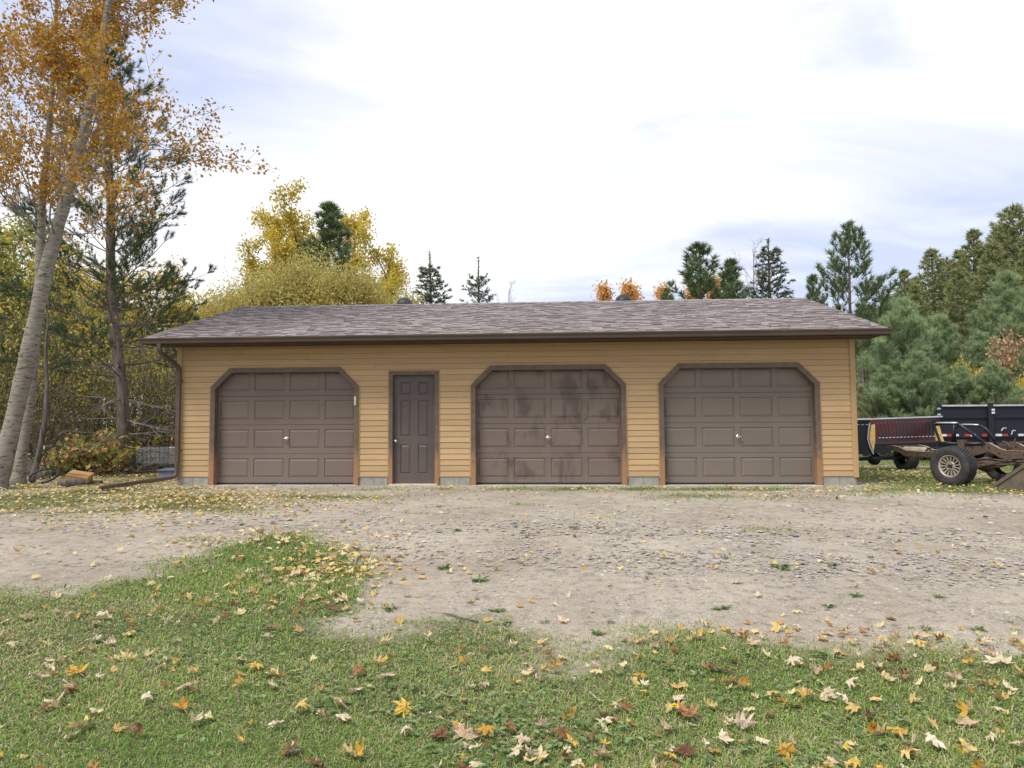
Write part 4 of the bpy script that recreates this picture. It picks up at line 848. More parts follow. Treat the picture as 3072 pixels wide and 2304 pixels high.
def broadleaf(seed, trunk_pts, trunk_r, n_br, br_len, br_start=0.3, levels=2, leaf=(0.07, 0.055), per_twig=10, up=0.10, ang=(0.7, 1.1), jitter=0.10, taper=0.25, sub=6, rshift=None, top_bias=0.0, wander=0.16, brf=0.26):
    g = np.random.default_rng(seed); T, C = MB(), MB(); TP = np.asarray(trunk_pts, float)
    # resample the trunk smoothly
    u = np.linspace(0, 1, 7*len(TP)); k = np.linspace(0, 1, len(TP)); TPs = np.stack([np.interp(u, k, TP[:, i]) for i in range(3)], -1)
    for _ in range(3): TPs[1:-1] = (TPs[:-2]+2*TPs[1:-1]+TPs[2:])/4
    tr = np.interp(u, [0, 0.03, 1], [trunk_r*1.25, trunk_r, trunk_r*taper])
    tr = tr*(1+0.035*np.sin(u*47+seed)+0.03*np.sin(u*91+1.3*seed)+g.normal(0, 0.012, len(u))); tr[0] *= 1.25; tr[1] *= 1.08
    T.tube(TPs, tr, 16); leafP = []; leafR = []
    def grow(p, d, L, r, lv):
        P, de = rpath(p, d, L, 5 if lv else 4, wander, up*(1.0 if lv else 0.3), g)
        T.tube(P, np.linspace(r, max(r*0.3, 0.0025), len(P)), 5 if lv >= 2 else 3, cap=False)
        if lv == 0:
            n = g.poisson(per_twig)
            if n:
                q = g.uniform(0.1, 1.05, n); x = np.array([lerp_path(P, min(a, 1))[0] for a in q]); leafP.append(x+g.normal(0, jitter, (n, 3))); leafR.append(np.clip(g.normal(0.5, 0.2)+g.normal(0, 0.18, n), 0, 1))
            return
        for _ in range(int(sub*(0.7+0.6*g.random()))):
            a = g.uniform(0.22, 1.0); q, t = lerp_path(P, a); grow(q, side_dir(t, g.uniform(0.5, 1.0), g), L*g.uniform(0.35, 0.6)*(1.1-0.4*a), r*0.45, lv-1)
        grow(P[-1], de, L*0.4, r*0.4, lv-1)
    for i in range(n_br):
        a = br_start+(1-br_start)*((i+g.random())/n_br)**(1-top_bias); q, t = lerp_path(TPs, min(a, 0.995))
        L = br_len*(1.0-0.55*(a-br_start)/(1-br_start))*g.uniform(0.65, 1.15)
        grow(q, side_dir(t, g.uniform(*ang), g), L, max(0.010, trunk_r*brf*(1.1-0.7*a)), levels-1)
    P = np.vstack(leafP); R = np.concatenate(leafR)
    if rshift is not None: R = np.clip(R+rshift(P), 0, 1)
    n = len(P); kites(C, P, leaf[0]*g.uniform(0.7, 1.25, n), leaf[1]*g.uniform(0.7, 1.2, n), R, g, 0.5)
    return T, C

def conifer(seed, H, R, r0, kind='spruce', whorl=0.45, nbr=6, start=0.08, dead=0.0, needle=(0.16, 0.03), K=5, droop=-0.05, dens=1.0, lean=(0, 0), power=0.85, leader=0.0, tuft_gap=0.16):
    g = np.random.default_rng(seed); T, C, Dd = MB(), MB(), MB()
    zz = np.linspace(0, 1, 14); TP = np.stack([lean[0]*zz+0.02*H*0.2*np.sin(zz*5+seed)*zz, lean[1]*zz+0*zz, H*zz], -1)
    T.tube(TP, np.interp(zz, [0, 0.05, 1], [r0*1.2, r0, 0.012]), 9)
    z = start*H; tp, td, tr_ = [], [], []
    while z < H*(1-leader):
        f = z/H; q, t = lerp_path(TP, f); prof = (1-f)**power
        if kind == 'pine': prof = min(1.0, (1-f)**0.7*1.15)*(0.55+0.45*min(1, (f-start)/0.15+0.3))
        nb = max(3, int(round(nbr*(0.6+0.4*g.random())))); ph = g.uniform(0, 6.28)
        for b in range(nb):
            az = ph+b*6.283/nb+g.normal(0, 0.25); L = R*prof*g.uniform(0.6, 1.12)+0.12
            el = (0.55*f+droop+g.normal(0, 0.10)) if kind == 'spruce' else (0.15+0.75*f+droop+g.normal(0, 0.13))
            d = np.array([math.cos(az)*math.cos(el), math.sin(az)*math.cos(el), math.sin(el)])
            isdead = f < dead
            upb = 0.05 if kind == 'spruce' else 0.10
            P, de = rpath(q, d, L, 6, 0.07 if not isdead else 0.10, (upb if not isdead else -0.02), g)
            (Dd if isdead else T).tube(P, np.linspace(max(0.010, r0*0.16*(1-f)), 0.004, len(P)), 4, cap=False)
            if isdead:
                for _ in range(3):
                    qq, tt = lerp_path(P, g.uniform(0.3, 0.95)); PP, _x = rpath(qq, side_dir(tt, 0.7, g), L*0.3, 3, 0.15, 0, g); Dd.tube(PP, [0.006, 0.005, 0.004, 0.002], 3, cap=False)
                continue
            hor = unit(np.cross(d, (0, 0, 1)))
            ns = max(2, int(L/tuft_gap*dens))
            for s in range(ns):
                a = (0.16 if kind == 'spruce' else 0.34)+(0.84 if kind == 'spruce' else 0.66)*(s+g.random())/ns; qq, tt = lerp_path(P, min(a, 0.99)); sg = -1 if s % 2 else 1
                sd = unit(tt*0.75+hor*sg*g.uniform(0.5, 1.0)+np.array([0, 0, g.normal(0.0 if kind == 'spruce' else 0.32, 0.2)]))
                sl = min(0.42*L*(1.15-a)+0.08, 0.9)*g.uniform(0.6, 1.1)
                PP, dd = rpath(qq, sd, sl, 3, 0.12, 0.02 if kind == 'spruce' else 0.14, g)
                T.tube(PP, [0.008, 0.006, 0.005, 0.003], 3, cap=False)
                rr = g.normal(0.5, 0.17)+0.12*(a-0.5)
                if kind == 'spruce':
                    m = max(3, int(sl/0.10)); us = (np.arange(m)+0.5)/m
                    for w in us:
                        x, y = lerp_path(PP, w); tp.append(x); td.append(y); tr_.append(rr)
                else:
                    for w in (1.0, 0.72, 0.45) if sl > 0.25 else (1.0, 0.6):
                        x, y = lerp_path(PP, min(w, 0.999)); tp.append(x); td.append(unit(y+np.array([0, 0, 0.25]))); tr_.append(rr)
            x, y = lerp_path(P, 0.999); tp.append(x); td.append(y); tr_.append(0.6)
        z += whorl*(0.75+0.5*g.random())*(1.0-0.45*f)
    # leader
    for w in np.linspace(0.9 if leader == 0 else 1-leader, 0.995, 8): x, y = lerp_path(TP, w); tp.append(x); td.append(y); tr_.append(0.5)
    needles(C, np.array(tp), np.array(td), K, needle[0], needle[1], np.array(tr_), g, 0.25 if kind == 'spruce' else 0.2, 1.15, 0.05 if kind == 'spruce' else 0.10)
    return T, C, Dd

def put(name, label, cat, group, loc, parts, rotz=0.0, scale=1.0):
    o = thing(name, label, cat, loc, group, rotz); o.scale = (scale,)*3 if not hasattr(scale, '__len__') else scale
    for pn, me in parts: link(pn, me, o)
    return o
def meshes(T, C, tmat, cmat, Dd=None, cname='crown'):
    r = [('trunk', T.mesh('trunk', tmat, True)), (cname, C.mesh(cname, cmat))]
    if Dd is not None and Dd.n: r.append(('dead_branches', Dd.mesh('dead_branches', M['dead_wood'])))
    return r
def gbase(px, Y): p = a22(px, 920, Y); return float(p[0])
def hgt(px, py, Y): return float(a22(px, py, Y)[2])

# --- left: leaning golden poplar, its thinner companion and a bare-limbed pine
def traced(pts, Y0, dY):
    out = []
    for i, (x, y) in enumerate(pts): out.append(a22(x, y, Y0+dY*i/(len(pts)-1)))
    return np.array(out)
tp1 = traced([(-12, 1062), (22, 940), (58, 780), (95, 600), (128, 480), (160, 370), (190, 250), (215, 120), (240, -20), (255, -150), (262, -290)], -0.9, 0.9)
base1 = tp1[0].copy(); base1[2] = gz(base1[0], base1[1])-0.05; tp1[0] = base1
T, C = broadleaf(5, tp1-base1, 0.150, 52, 2.5, 0.34, 3, (0.074, 0.056), 9, 0.10, (0.75, 1.25), 0.07, 0.2, 6, brf=0.15)
put('poplar_tree', 'large leaning grey barked poplar with golden leaves beside the garage', 'tree', None, base1, meshes(T, C, M['aspen_bark'], M['leaf_gold']))
tp2 = traced([(38, 1040), (62, 880), (78, 720), (86, 560), (92, 430), (104, 300), (116, 170), (122, 40), (120, -100)], 0.1, 0.6)
base2 = tp2[0].copy(); base2[2] = -0.05; tp2[0] = base2
T, C = broadleaf(8, tp2-base2, 0.105, 36, 2.2, 0.38, 3, (0.072, 0.054), 7, 0.10, (0.75, 1.25), 0.07, 0.2, 5, brf=0.16)
put('poplar_tree', 'thinner upright poplar trunk just behind the leaning poplar', 'tree', None, base2, meshes(T, C, M['aspen_bark'], M['leaf_gold']))
# dead looking understory stem leaning right, in front of the pine
tp3 = traced([(66, 1045), (84, 985), (98, 905), (102, 830), (98, 760), (104, 690), (108, 610), (106, 530)], 0.9, 0.5); b3 = tp3[0].copy(); b3[2] = -0.05; tp3[0] = b3
T, C = broadleaf(9, tp3-b3, 0.060, 16, 1.2, 0.35, 3, (0.075, 0.055), 1.6, 0.05, (0.8, 1.3), 0.05, 0.10, 4)
put('sapling', 'slim crooked grey sapling with few leaves beside the poplars', 'sapling', None, b3, meshes(T, C, M['grey_bark'], M['leaf_yellow']))

def near_pine(seed, pts, r0, y_dead, H):
    g = np.random.default_rng(seed); T, C, Dd = MB(), MB(), MB(); TP = np.asarray(pts)
    u = np.linspace(0, 1, 30); k = np.linspace(0, 1, len(TP)); TP = np.stack([np.interp(u, k, TP[:, i]) for i in range(3)], -1)
    for _ in range(2): TP[1:-1] = (TP[:-2]+2*TP[1:-1]+TP[2:])/4
    T.tube(TP, np.interp(u, [0, 0.04, 0.6, 1], [r0*1.3, r0, r0*0.62, 0.02]), 14)
    tp, td, tr_ = [], [], []; z = 0.7
    while z < H*0.98:
        f = z/H; q, t = lerp_path(TP, f); nb = int(g.integers(4, 7)); ph = g.uniform(0, 6.28)
        for b in range(nb):
            az = ph+b*6.283/nb+g.normal(0, 0.3); isdead = z < y_dead+g.normal(0, 0.5)
            L = (g.uniform(0.9, 2.4) if isdead else 3.3*(1-f)**0.65*g.uniform(0.7, 1.15)+0.2)
            el = (-0.05+g.normal(0, 0.10)) if isdead else (0.02+0.75*f+g.normal(0, 0.12))
            d = np.array([math.cos(az)*math.cos(el), math.sin(az)*math.cos(el), math.sin(el)])
            P, de = rpath(q, d, L, 8, 0.07, (-0.01 if isdead else 0.045), g)
            T.tube(P, np.linspace(0.024*(1.15-f), 0.005, len(P)), 5, cap=False) if not isdead else Dd.tube(P, np.linspace(0.019, 0.004, len(P)), 5, cap=False)
            for s in range(6 if isdead else int(5+L*4.2)):
                a = g.uniform(0.25, 1); qq, tt = lerp_path(P, min(a, 0.99)); sd = side_dir(tt, g.uniform(0.5, 0.95), g)
                sl = L*(0.26 if isdead else 0.34)*(1.2-a)*g.uniform(0.6, 1.2)+0.08; PP, dd = rpath(qq, sd, sl, 4, 0.14, 0 if isdead else 0.12, g)
                (Dd if isdead else T).tube(PP, np.linspace(0.008, 0.003, 5), 3, cap=False)
                if isdead: continue
                for w in (0.999, 0.72, 0.45):
                    if w < 0.6 and sl < 0.35: continue
                    x, y = lerp_path(PP, w); tp.append(x); td.append(unit(y+np.array([0, 0, 0.3]))); tr_.append(g.normal(0.5, 0.2))
            if not isdead: x, y = lerp_path(P, 0.999); tp.append(x); td.append(y); tr_.append(0.6)
        z += g.uniform(0.30, 0.55)
    needles(C, np.array(tp), np.array(td), 38, 0.13, 0.009, np.array(tr_), g, 0.25, 1.25, 0.11)
    return T, C, Dd
pp = traced([(262, 1026), (268, 920), (262, 820), (246, 700), (238, 590), (240, 470), (236, 360), (232, 240), (228, 130), (226, 60)], 3.7, 0.5); pb = pp[0].copy(); pb[2] = -0.04; pp[0] = pb
HP = float(pp[-1][2]-pb[2]); T, C, Dd = near_pine(21, pp-pb, 0.15, 2.7, HP)
put('pine_tree', 'tall dark needled pine with bare dead lower limbs left of the garage', 'tree', None, pb, meshes(T, C, M['pine_bark'], M['needle_near'], Dd))

# --- left thicket: brushy many stemmed shrubs, small yellow trees behind
def brush(seed, H, n, spread, leaf, per, leafsz):
    g = np.random.default_rng(seed); T, C = MB(), MB(); LP = []; LR = []
    for i in range(n):
        p = np.array([g.normal(0, spread*0.25), g.normal(0, spread*0.25), -0.03]); az = g.uniform(0, 6.28); el = g.uniform(1.05, 1.5)
        d = np.array([math.cos(az)*math.cos(el), math.sin(az)*math.cos(el), math.sin(el)]); L = H*g.uniform(0.55, 1.1)
        P, de = rpath(p, d, L, 8, 0.07, 0.01, g); r = g.uniform(0.007, 0.021); T.tube(P, np.linspace(r, 0.004, 9), 4, cap=False)
        for s in range(9):
            q, t = lerp_path(P, g.uniform(0.25, 1)); PP, _ = rpath(q, side_dir(t, g.uniform(0.4, 0.9), g), L*g.uniform(0.10, 0.26), 4, 0.14, 0.03, g); T.tube(PP, np.linspace(0.006, 0.0025, 5), 3, cap=False)
            m = g.poisson(per)
            if m: LP.append(np.array([lerp_path(PP, min(w, .999))[0] for w in g.uniform(0.1, 1, m)])+g.normal(0, 0.07, (m, 3))); LR.append(np.clip(g.normal(0.5, 0.22)+g.normal(0, 0.15, m), 0, 1))
    P = np.vstack(LP); k = len(P); kites(C, P, leafsz*g.uniform(0.7, 1.3, k), leafsz*0.72*g.uniform(0.7, 1.2, k), np.concatenate(LR), g, 0.4)
    return T, C
bm = [meshes(*brush(40, 4.6, 22, 1.6, None, 4.5, 0.08), M['grey_bark'], M['leaf_lime']), meshes(*brush(41, 5.4, 26, 1.8, None, 5.5, 0.08), M['grey_bark'], M['leaf_lime']),
      meshes(*brush(42, 4.2, 20, 1.8, None, 7.0, 0.08), M['grey_bark'], M['leaf_yellow']), meshes(*brush(43, 3.4, 26, 1.2, None, 1.4, 0.07), M['grey_bark'], M['leaf_lime'])]
for x, Y, k, s in [(20, 4.0, 1, 1.0), (70, 6.0, 2, 1.0), (120, 5.0, 0, 1.0), (165, 7.0, 2, 1.1), (205, 6.0, 0, 1.0), (300, 6.4, 3, 1.2), (330, 7.5, 3, 1.3), (370, 8.6, 3, 1.3), (245, 8.0, 1, 1.1), (-30, 3.2, 1, 1.0),
                   (-80, 4.2, 0, 1.1), (340, 10, 0, 1.15), (400, 11, 2, 1.2), (290, 10.5, 2, 1.1), (-140, 5, 2, 1.1), (150, 10, 1, 1.2), (50, 9, 1, 1.2), (100, 3.0, 3, 0.8), (200, 4.4, 3, 0.8), (-20, 7, 1, 1.1)]:
    lab = ['brushy many stemmed shrub with yellow green leaves in the thicket', 'tall brushy shrub with dense yellow green leaves in the thicket', 'brushy shrub with bright yellow leaves in the thicket', 'nearly bare many stemmed alder shrub in the thicket'][k]
    put('brush_shrub', lab, 'shrub', ['leafy thicket shrubs', 'tall thicket shrubs', 'yellow thicket shrubs', 'bare alder shrubs'][k]+' left of the garage', (gbase(x, Y), Y, 0), bm[k], random.uniform(0, 6.28), s*random.uniform(0.92, 1.08))
# dark evergreen saplings and taller yellow trees behind the thicket
def small_tree(seed, H, leaf, per, lev=2, nbr=22, L=1.7, r=0.07, start=0.18, jit=0.16, sub=6):
    g = np.random.default_rng(seed); tp = [(g.normal(0, 0.12)*i, g.normal(0, 0.12)*i, H*i/5) for i in range(6)]
    return broadleaf(seed, tp, r, nbr, L, start, lev, leaf, per, 0.12, (0.55, 1.05), jit, 0.2, sub)
st1 = meshes(*small_tree(50, 7.0, (0.11, 0.085), 7, 3, 20, 2.2), M['grey_bark'], M['leaf_lime'])
st2 = meshes(*small_tree(51, 6.6, (0.11, 0.085), 8, 3, 20, 2.3), M['grey_bark'], M['leaf_yellow'])
for x, Y, k, s, g_ in [(10, 9, 0, 0.92, 0), (-60, 8, 0, 1.0, 0), (90, 13, 1, 0.9, 1), (180, 14, 1, 0.95, 1), (240, 15, 1, 0.95, 1), (310, 15, 1, 0.92, 1), (380, 15.5, 1, 0.95, 1), (440, 17, 1, 0.95, 1), (490, 18, 1, 0.9, 1), (-130, 11, 0, 1.1, 0), (40, 15, 0, 1.0, 0), (140, 17, 0, 1.1, 0), (-20, 14, 0, 1.05, 0), (280, 18, 0, 1.0, 0), (400, 20, 0, 1.0, 0)]:
    put('yellow_tree', ['young yellow green tree rising behind the left thicket', 'young golden yellow tree rising behind the left thicket'][g_], 'tree', ['yellow green', 'golden yellow'][g_]+' trees behind the thicket', (gbase(x, Y), Y, 0), st1 if k == 0 else st2, random.uniform(0, 6.28), s*random.uniform(0.93, 1.05))
T, C, Dd = conifer(60, 3.4, 1.1, 0.06, 'spruce', 0.28, 6, 0.03, 0, (0.11, 0.02), 5, -0.05, 1.2); sm = meshes(T, C, M['grey_bark'], M['needle_near'])
for x, Y, s in [(185, 7.0, 0.8), (140, 8.2, 1.0), (10, 6.2, 0.9)]: put('spruce_sapling', 'dark green spruce sapling in the shade of the thicket', 'tree', 'spruce saplings in the thicket', (gbase(x, Y), Y, 0), sm, random.uniform(0, 6), s)
# low dogwood with big turning leaves round the pine foot
def dogwood(seed, n, R, H, sz):
    g = np.random.default_rng(seed); T, C = MB(), MB(); LP = []; LD = []
    for i in range(n):
        az = g.uniform(0, 6.28); q = np.array([g.normal(0, R*0.4), g.normal(0, R*0.4), -0.02]); d = np.array([math.cos(az)*0.35, math.sin(az)*0.35, 1]); L = H*g.uniform(0.5, 1.1)
        P, _ = rpath(q, d, L, 6, 0.12, -0.03, g); T.tube(P, np.linspace(0.009, 0.003, 7), 4, cap=False)
        m = int(g.integers(6, 12))
        for w in g.uniform(0.25, 1, m): x, t = lerp_path(P, min(w, .99)); LP.append(x+g.normal(0, 0.05, 3)); a = g.uniform(0, 6.28); LD.append((math.cos(a), math.sin(a), g.normal(-0.35, 0.35)))
    D = np.array(LD); D /= np.linalg.norm(D, axis=1)[:, None]; k = len(D); L = sz*g.uniform(0.65, 1.25, k)
    nr = g.normal(0, 0.45, (k, 3)); nr[:, 2] += 1; nr[:, 1] -= 0.5; nr /= np.linalg.norm(nr, axis=1)[:, None]
    ovals(C, np.array(LP), D, L, L*0.72, np.clip(g.beta(1.3, 1.2, k), 0, 1), 0.2, nr); return meshes(T, C, M['twig'], M['leaf_vine'], None, 'foliage')
dm = [dogwood(70+i, 26, 0.5, 1.0, 0.125) for i in range(3)]
for x, y, Y, s in [(150, 0, 2.4, 0.95), (195, 0, 2.8, 1.15), (232, 0, 2.5, 1.1), (240, 0, 3.4, 1.0), (335, 0, 7.2, 1.5), (372, 0, 7.4, 1.6), (300, 0, 7.6, 1.5), (115, 0, 2.2, 0.6), (30, 0, 1.6, 0.55), (215, 0, 4.6, 1.3)]:
    put('dogwood_bush', 'low dogwood bush with large yellow and rusty leaves near the pine', 'bush', 'low bushes round the pine', (gbase(x, Y), Y, 0), dm[random.randrange(3)], random.uniform(0, 6.28), s)
mb = MB(); n = 5200; X = rng.uniform(-8, -0.6, n); Y = rng.uniform(1.0, 10, n); kp = (Y > 1.4+0.5*np.sin(X*2)) & ~((X > -3.3) & (Y < 6.3)); X, Y = X[kp], Y[kp]; n = len(X)
a = rng.uniform(0, 6.28, n); D = np.stack([np.cos(a)*0.7, np.sin(a)*0.7, rng.uniform(0.2, 1, n)], -1); D /= np.linalg.norm(D, axis=1)[:, None]
ovals(mb, np.stack([X, Y, rng.gamma(2, 0.10, n)], -1), D, rng.uniform(0.06, 0.13, n), rng.uniform(0.03, 0.06, n), rng.random(n), 0.3); mb.build('undergrowth', M['leaf_dark'], None, kind='stuff', label='dark leafy undergrowth on the thicket floor', category='undergrowth')

# --- trees showing above the roof
def far_aspen(seed, H, nb=20, Ls=2.0, per=9):
    g = np.random.default_rng(seed); tp = [(g.normal(0, 0.05)*i, g.normal(0, 0.05)*i, H*i/6) for i in range(7)]
    return broadleaf(seed, tp, 0.13, nb, Ls, 0.20, 3, (0.125, 0.10), int(per*1.5), 0.15, (0.4, 0.85), 0.16, 0.15, 5)
fa = [meshes(*far_aspen(80, 10.0), M['grey_bark'], M['leaf_yellow']), meshes(*far_aspen(81, 9.4, 22, 1.8, 7), M['grey_bark'], M['leaf_yellow'])]
for x, y, Y, k in [(575, 480, 24, 0), (625, 440, 25, 1), (540, 545, 22, 1), (765, 480, 27, 0), (820, 520, 25, 1), (600, 530, 22, 0), (850, 590, 24, 1), (690, 520, 30, 0)]:
    h = hgt(x, y, Y); put('aspen_tree', 'yellow aspen rising behind the garage roof', 'tree', 'yellow aspens behind the roof', (gbase(x, Y), Y, 0), fa[k], random.uniform(0, 6.28), h/(10.0 if k == 0 else 9.4)*0.97)
wl = []
for sd in (85, 86):
    g = np.random.default_rng(sd); T, C = broadleaf(sd, [(0, 0, 0), (0.1, 0, 1.2), (0.1, 0.1, 2.6), (0, 0.1, 4.2)], 0.15, 30, 2.6, 0.10, 3, (0.10, 0.038), 20, 0.10, (0.5, 1.1), 0.2, 0.3, 6); wl.append(meshes(T, C, M['grey_bark'], M['leaf_willow']))
for x, y, Y, k in [(590, 590, 16, 0), (655, 575, 17, 1), (720, 585, 16.5, 0), (775, 600, 17, 1), (540, 620, 16, 1), (840, 632, 18, 0)]:
    put('willow_bush', 'pale yellow willow bush just above the garage ridge', 'bush', 'pale willows behind the garage', (gbase(x, Y), Y, 0), wl[k], random.uniform(0, 6.28), hgt(x, y, Y)/5.3)
def pine(seed, H, R, whorl=0.5, nbr=6, start=0.25, dens=1.0):
    T, C, Dd = conifer(seed, H, R, 0.13, "pine", whorl, nbr, start, 0, (0.25, 0.026), 17, 0.10, dens, tuft_gap=0.24); return meshes(T, C, M["pine_bark"], M["needle_pine"])
pn = [pine(90, 9, 2.7, whorl=0.62, nbr=5), pine(91, 9, 3.3, whorl=0.62, nbr=5), pine(92, 9, 2.1, nbr=7)]
h = hgt(705, 452, 20); put('pine_tree', 'green pine standing among the yellow aspens behind the roof', 'tree', None, (gbase(705, 20), 20, 0), pn[2], 1.0, (h/9*1.45, h/9*1.45, h/9))
h = hgt(535, 560, 18); put('pine_tree', 'small dark pine top left of the yellow aspens', 'tree', None, (gbase(540, 19), 19, 0), pn[0], 2.0, h/9*0.9)
h = hgt(1845, 488, 17); put('pine_tree', 'tall open crowned red pine behind the right roof corner', 'tree', None, (gbase(1845, 17), 17, 0), pn[1], 0.4, h/9)
h = hgt(1520, 533, 21); put('pine_tree', 'open red pine behind the roof left of the spruce', 'tree', None, (gbase(1520, 21), 21, 0), pn[0], 2.2, (h/9*1.55, h/9*1.55, h/9))
h = hgt(1585, 570, 22); put('pine_tree', 'shorter bushy red pine between the open pine and the spruce', 'tree', None, (gbase(1588, 22), 22, 0), pn[2], 3.0, (h/9*1.35, h/9*1.35, h/9))
h = hgt(1765, 600, 16); put('pine_tree', 'small pine top at the right end of the ridge', 'tree', None, (gbase(1765, 16), 16, 0), pn[0], 4.0, (h/9*0.9, h/9*0.9, h/9))
h = hgt(1445, 630, 20); put('pine_tree', 'low pine top peeking over the ridge beside the orange trees', 'tree', None, (gbase(1445, 20), 20, 0), pn[1], 5.0, (h/9*.8, h/9*.8, h/9))
def spruce(seed, H, R, mat, **kw): T, C, Dd = conifer(seed, H, R, 0.11, 'spruce', kw.pop('whorl', 0.36), kw.pop('nbr', 7), kw.pop('start', 0.05), 0, kw.pop('needle', (0.15, 0.03)), kw.pop('K', 5), kw.pop('droop', -0.08), kw.pop('dens', 0.9), power=kw.pop('power', 0.9), leader=kw.pop('leader', 0.0), tuft_gap=kw.pop('tuft_gap', 0.17)); return meshes(T, C, M['grey_bark'], M[mat])
sp_thin = [spruce(100, 8, 1.7, 'needle_blue', whorl=0.36, dens=1.1, droop=0.10, leader=0.09, K=9, needle=(0.13, 0.03)), spruce(101, 8, 2.0, 'needle_blue', whorl=0.50, dens=0.9, droop=0.25, leader=0.12, K=7, needle=(0.12, 0.028)), spruce(102, 8, 1.9, 'needle_blue', whorl=0.36, dens=1.1, droop=0.15, leader=0.06, K=8, needle=(0.13, 0.03))]
for x, y, Y, k, lab in [(930, 543, 19, 0, 'slim pointed spruce top above the ridge nearer the aspens'), (1036, 556, 18, 1, 'sparse spruce top with spiky leader above the ridge'), (1670, 515, 19, 2, 'full spruce top beside the bare birch above the ridge')]:
    put('spruce_tree', lab, 'tree', None, (gbase(x, Y), Y, 0), sp_thin[k], 0.7*k, (hgt(x, y, Y)/8*1.45, hgt(x, y, Y)/8*1.45, hgt(x, y, Y)/8))
fo = meshes(*far_aspen(88, 8.0, 18, 1.7, 9), M['grey_bark'], M['leaf_orange'])
for x, y, Y in [(1318, 636, 30), (1372, 632, 31), (1350, 640, 34), (1500, 628, 34), (1540, 622, 36), (1440, 640, 36)]:
    put('orange_tree', 'orange autumn tree far behind the ridge', 'tree', 'orange trees behind the roof', (gbase(x, Y), Y, 0), fo, random.uniform(0, 6), hgt(x, y, Y)/8*0.98)
def bare(seed, H): 
    T, C = broadleaf(seed, [(0, 0, 0), (0.1, 0, H*0.4), (0.05, 0.05, H*0.75), (0.12, 0, H)], 0.08, 20, 1.6, 0.3, 3, (0.05, 0.04), 0.25, 0.16, (0.35, 0.7), 0.05, 0.12, 4); return meshes(T, C, M['dead_wood'], M['leaf_pink'])
bt = bare(110, 8)
for x, y, Y, lab in [(1638, 545, 20, 'bare leafless birch beside the spruce above the ridge'), (1100, 630, 22, 'thin nearly leafless tree tops low above the ridge'), ]:
    put('bare_tree', lab, 'tree', None, (gbase(x, Y), Y, 0), bt, 1.3, hgt(x, y, Y)/8)

# --- right: wall of olive spruces, soft white pines in front, yellow shrubs
so = [spruce(120, 9, 3.0, 'needle_spruce', whorl=0.34, nbr=8, K=5, needle=(0.20, 0.045), tuft_gap=0.17), spruce(121, 9, 2.7, 'needle_spruce', whorl=0.34, nbr=8, K=5, needle=(0.20, 0.045), power=0.8), spruce(122, 9, 3.3, 'needle_spruce', whorl=0.38, nbr=8, K=5, needle=(0.21, 0.045), power=0.75)]
for i, (x, y, Y) in enumerate([(1965, 588, 21), (2028, 540, 23), (2062, 560, 26), (2120, 502, 25), (2160, 525, 23), (2208, 448, 24), (2262, 470, 26), (2310, 460, 24), (1925, 640, 19), (1990, 620, 18), (2085, 580, 19), (2150, 575, 19), (2235, 540, 19), (2300, 520, 19),
                              (1890, 660, 24), (1930, 650, 27), (2380, 470, 25), (2440, 480, 24), (2370, 540, 19), (1860, 700, 28), (2185, 490, 29), (2090, 545, 30), (1990, 600, 28)]):
    k = i % 3; h = hgt(x, y, Y); put('spruce_tree', 'tall olive green spruce in the dense stand behind the black trailer', 'tree', 'olive spruces right of the garage', (gbase(x, Y), Y, 0), so[k], random.uniform(0, 6.28), h/9)
def wpine(seed, H, R):
    T, C, Dd = conifer(seed, H, R, 0.10, 'pine', 0.36, 7, 0.06, 0, (0.21, 0.016), 16, -0.02, 1.25, tuft_gap=0.15); return meshes(T, C, M['grey_bark'], M['needle_white'])
wp = [wpine(130, 5, 2.2), wpine(131, 6, 2.2)]
for x, y, Y, k, lab in [(1958, 660, 10.5, 0, 'full blue green white pine beside the garage behind the pickup box'), (2040, 690, 12.5, 1, 'white pine behind the black trailer end'), (2188, 600, 13, 1, 'tall soft white pine with pale leader behind the trailer'), (2125, 730, 11.5, 0, 'low white pine right behind the black trailer'), (1905, 745, 13.5, 0, 'small white pine tucked under the right eave'),
                        (2270, 680, 11, 1, 'white pine at the far end of the trailer'), (1990, 770, 9.0, 0, 'bushy low white pine directly over the pickup box'), (2080, 800, 9.3, 0, 'small white pine over the trailer end'), (2150, 790, 9.0, 0, 'small white pine among the yellow shrubs'), (1915, 800, 9.6, 0, 'small white pine between garage corner and pickup box')]:
    h = hgt(x, y, Y); put('white_pine', lab, 'tree', None, (gbase(x, Y), Y, 0), wp[k], random.uniform(0, 6.28), h/(5 if k == 0 else 6))
ys_ = [meshes(*broadleaf(140+i, [(0, 0, 0), (0.05, 0, 0.8), (0.1, 0, 1.6), (0.1, 0.1, 2.4)], 0.04, 22, 1.3, 0.08, 2, (0.10, 0.075), 12, 0.10, (0.5, 1.0), 0.12, 0.3, 6), M['grey_bark'], M[m]) for i, m in enumerate(('leaf_yellow', 'leaf_pink', 'leaf_lime'))]
for x, y, Y, k, lab in [(2098, 795, 10.2, 0, 'yellow leaved shrub behind the black trailer'), (2128, 850, 9.4, 2, 'yellow green shrub low behind the black trailer'), (2175, 745, 10.4, 1, 'tan pink leaved shrub behind the trailer beside the white pine'), (2205, 825, 9.6, 0, 'yellow leaved shrub behind the trailer under the tan shrub'), (1872, 845, 10.5, 1, 'small rusty shrub beside the garage corner')]:
    h = hgt(x, y, Y); put('shrub', lab, 'shrub', None, (gbase(x, Y), Y, 0), ys_[k], random.uniform(0, 6), (h/2.75*0.7, h/2.75*0.7, h/2.75))
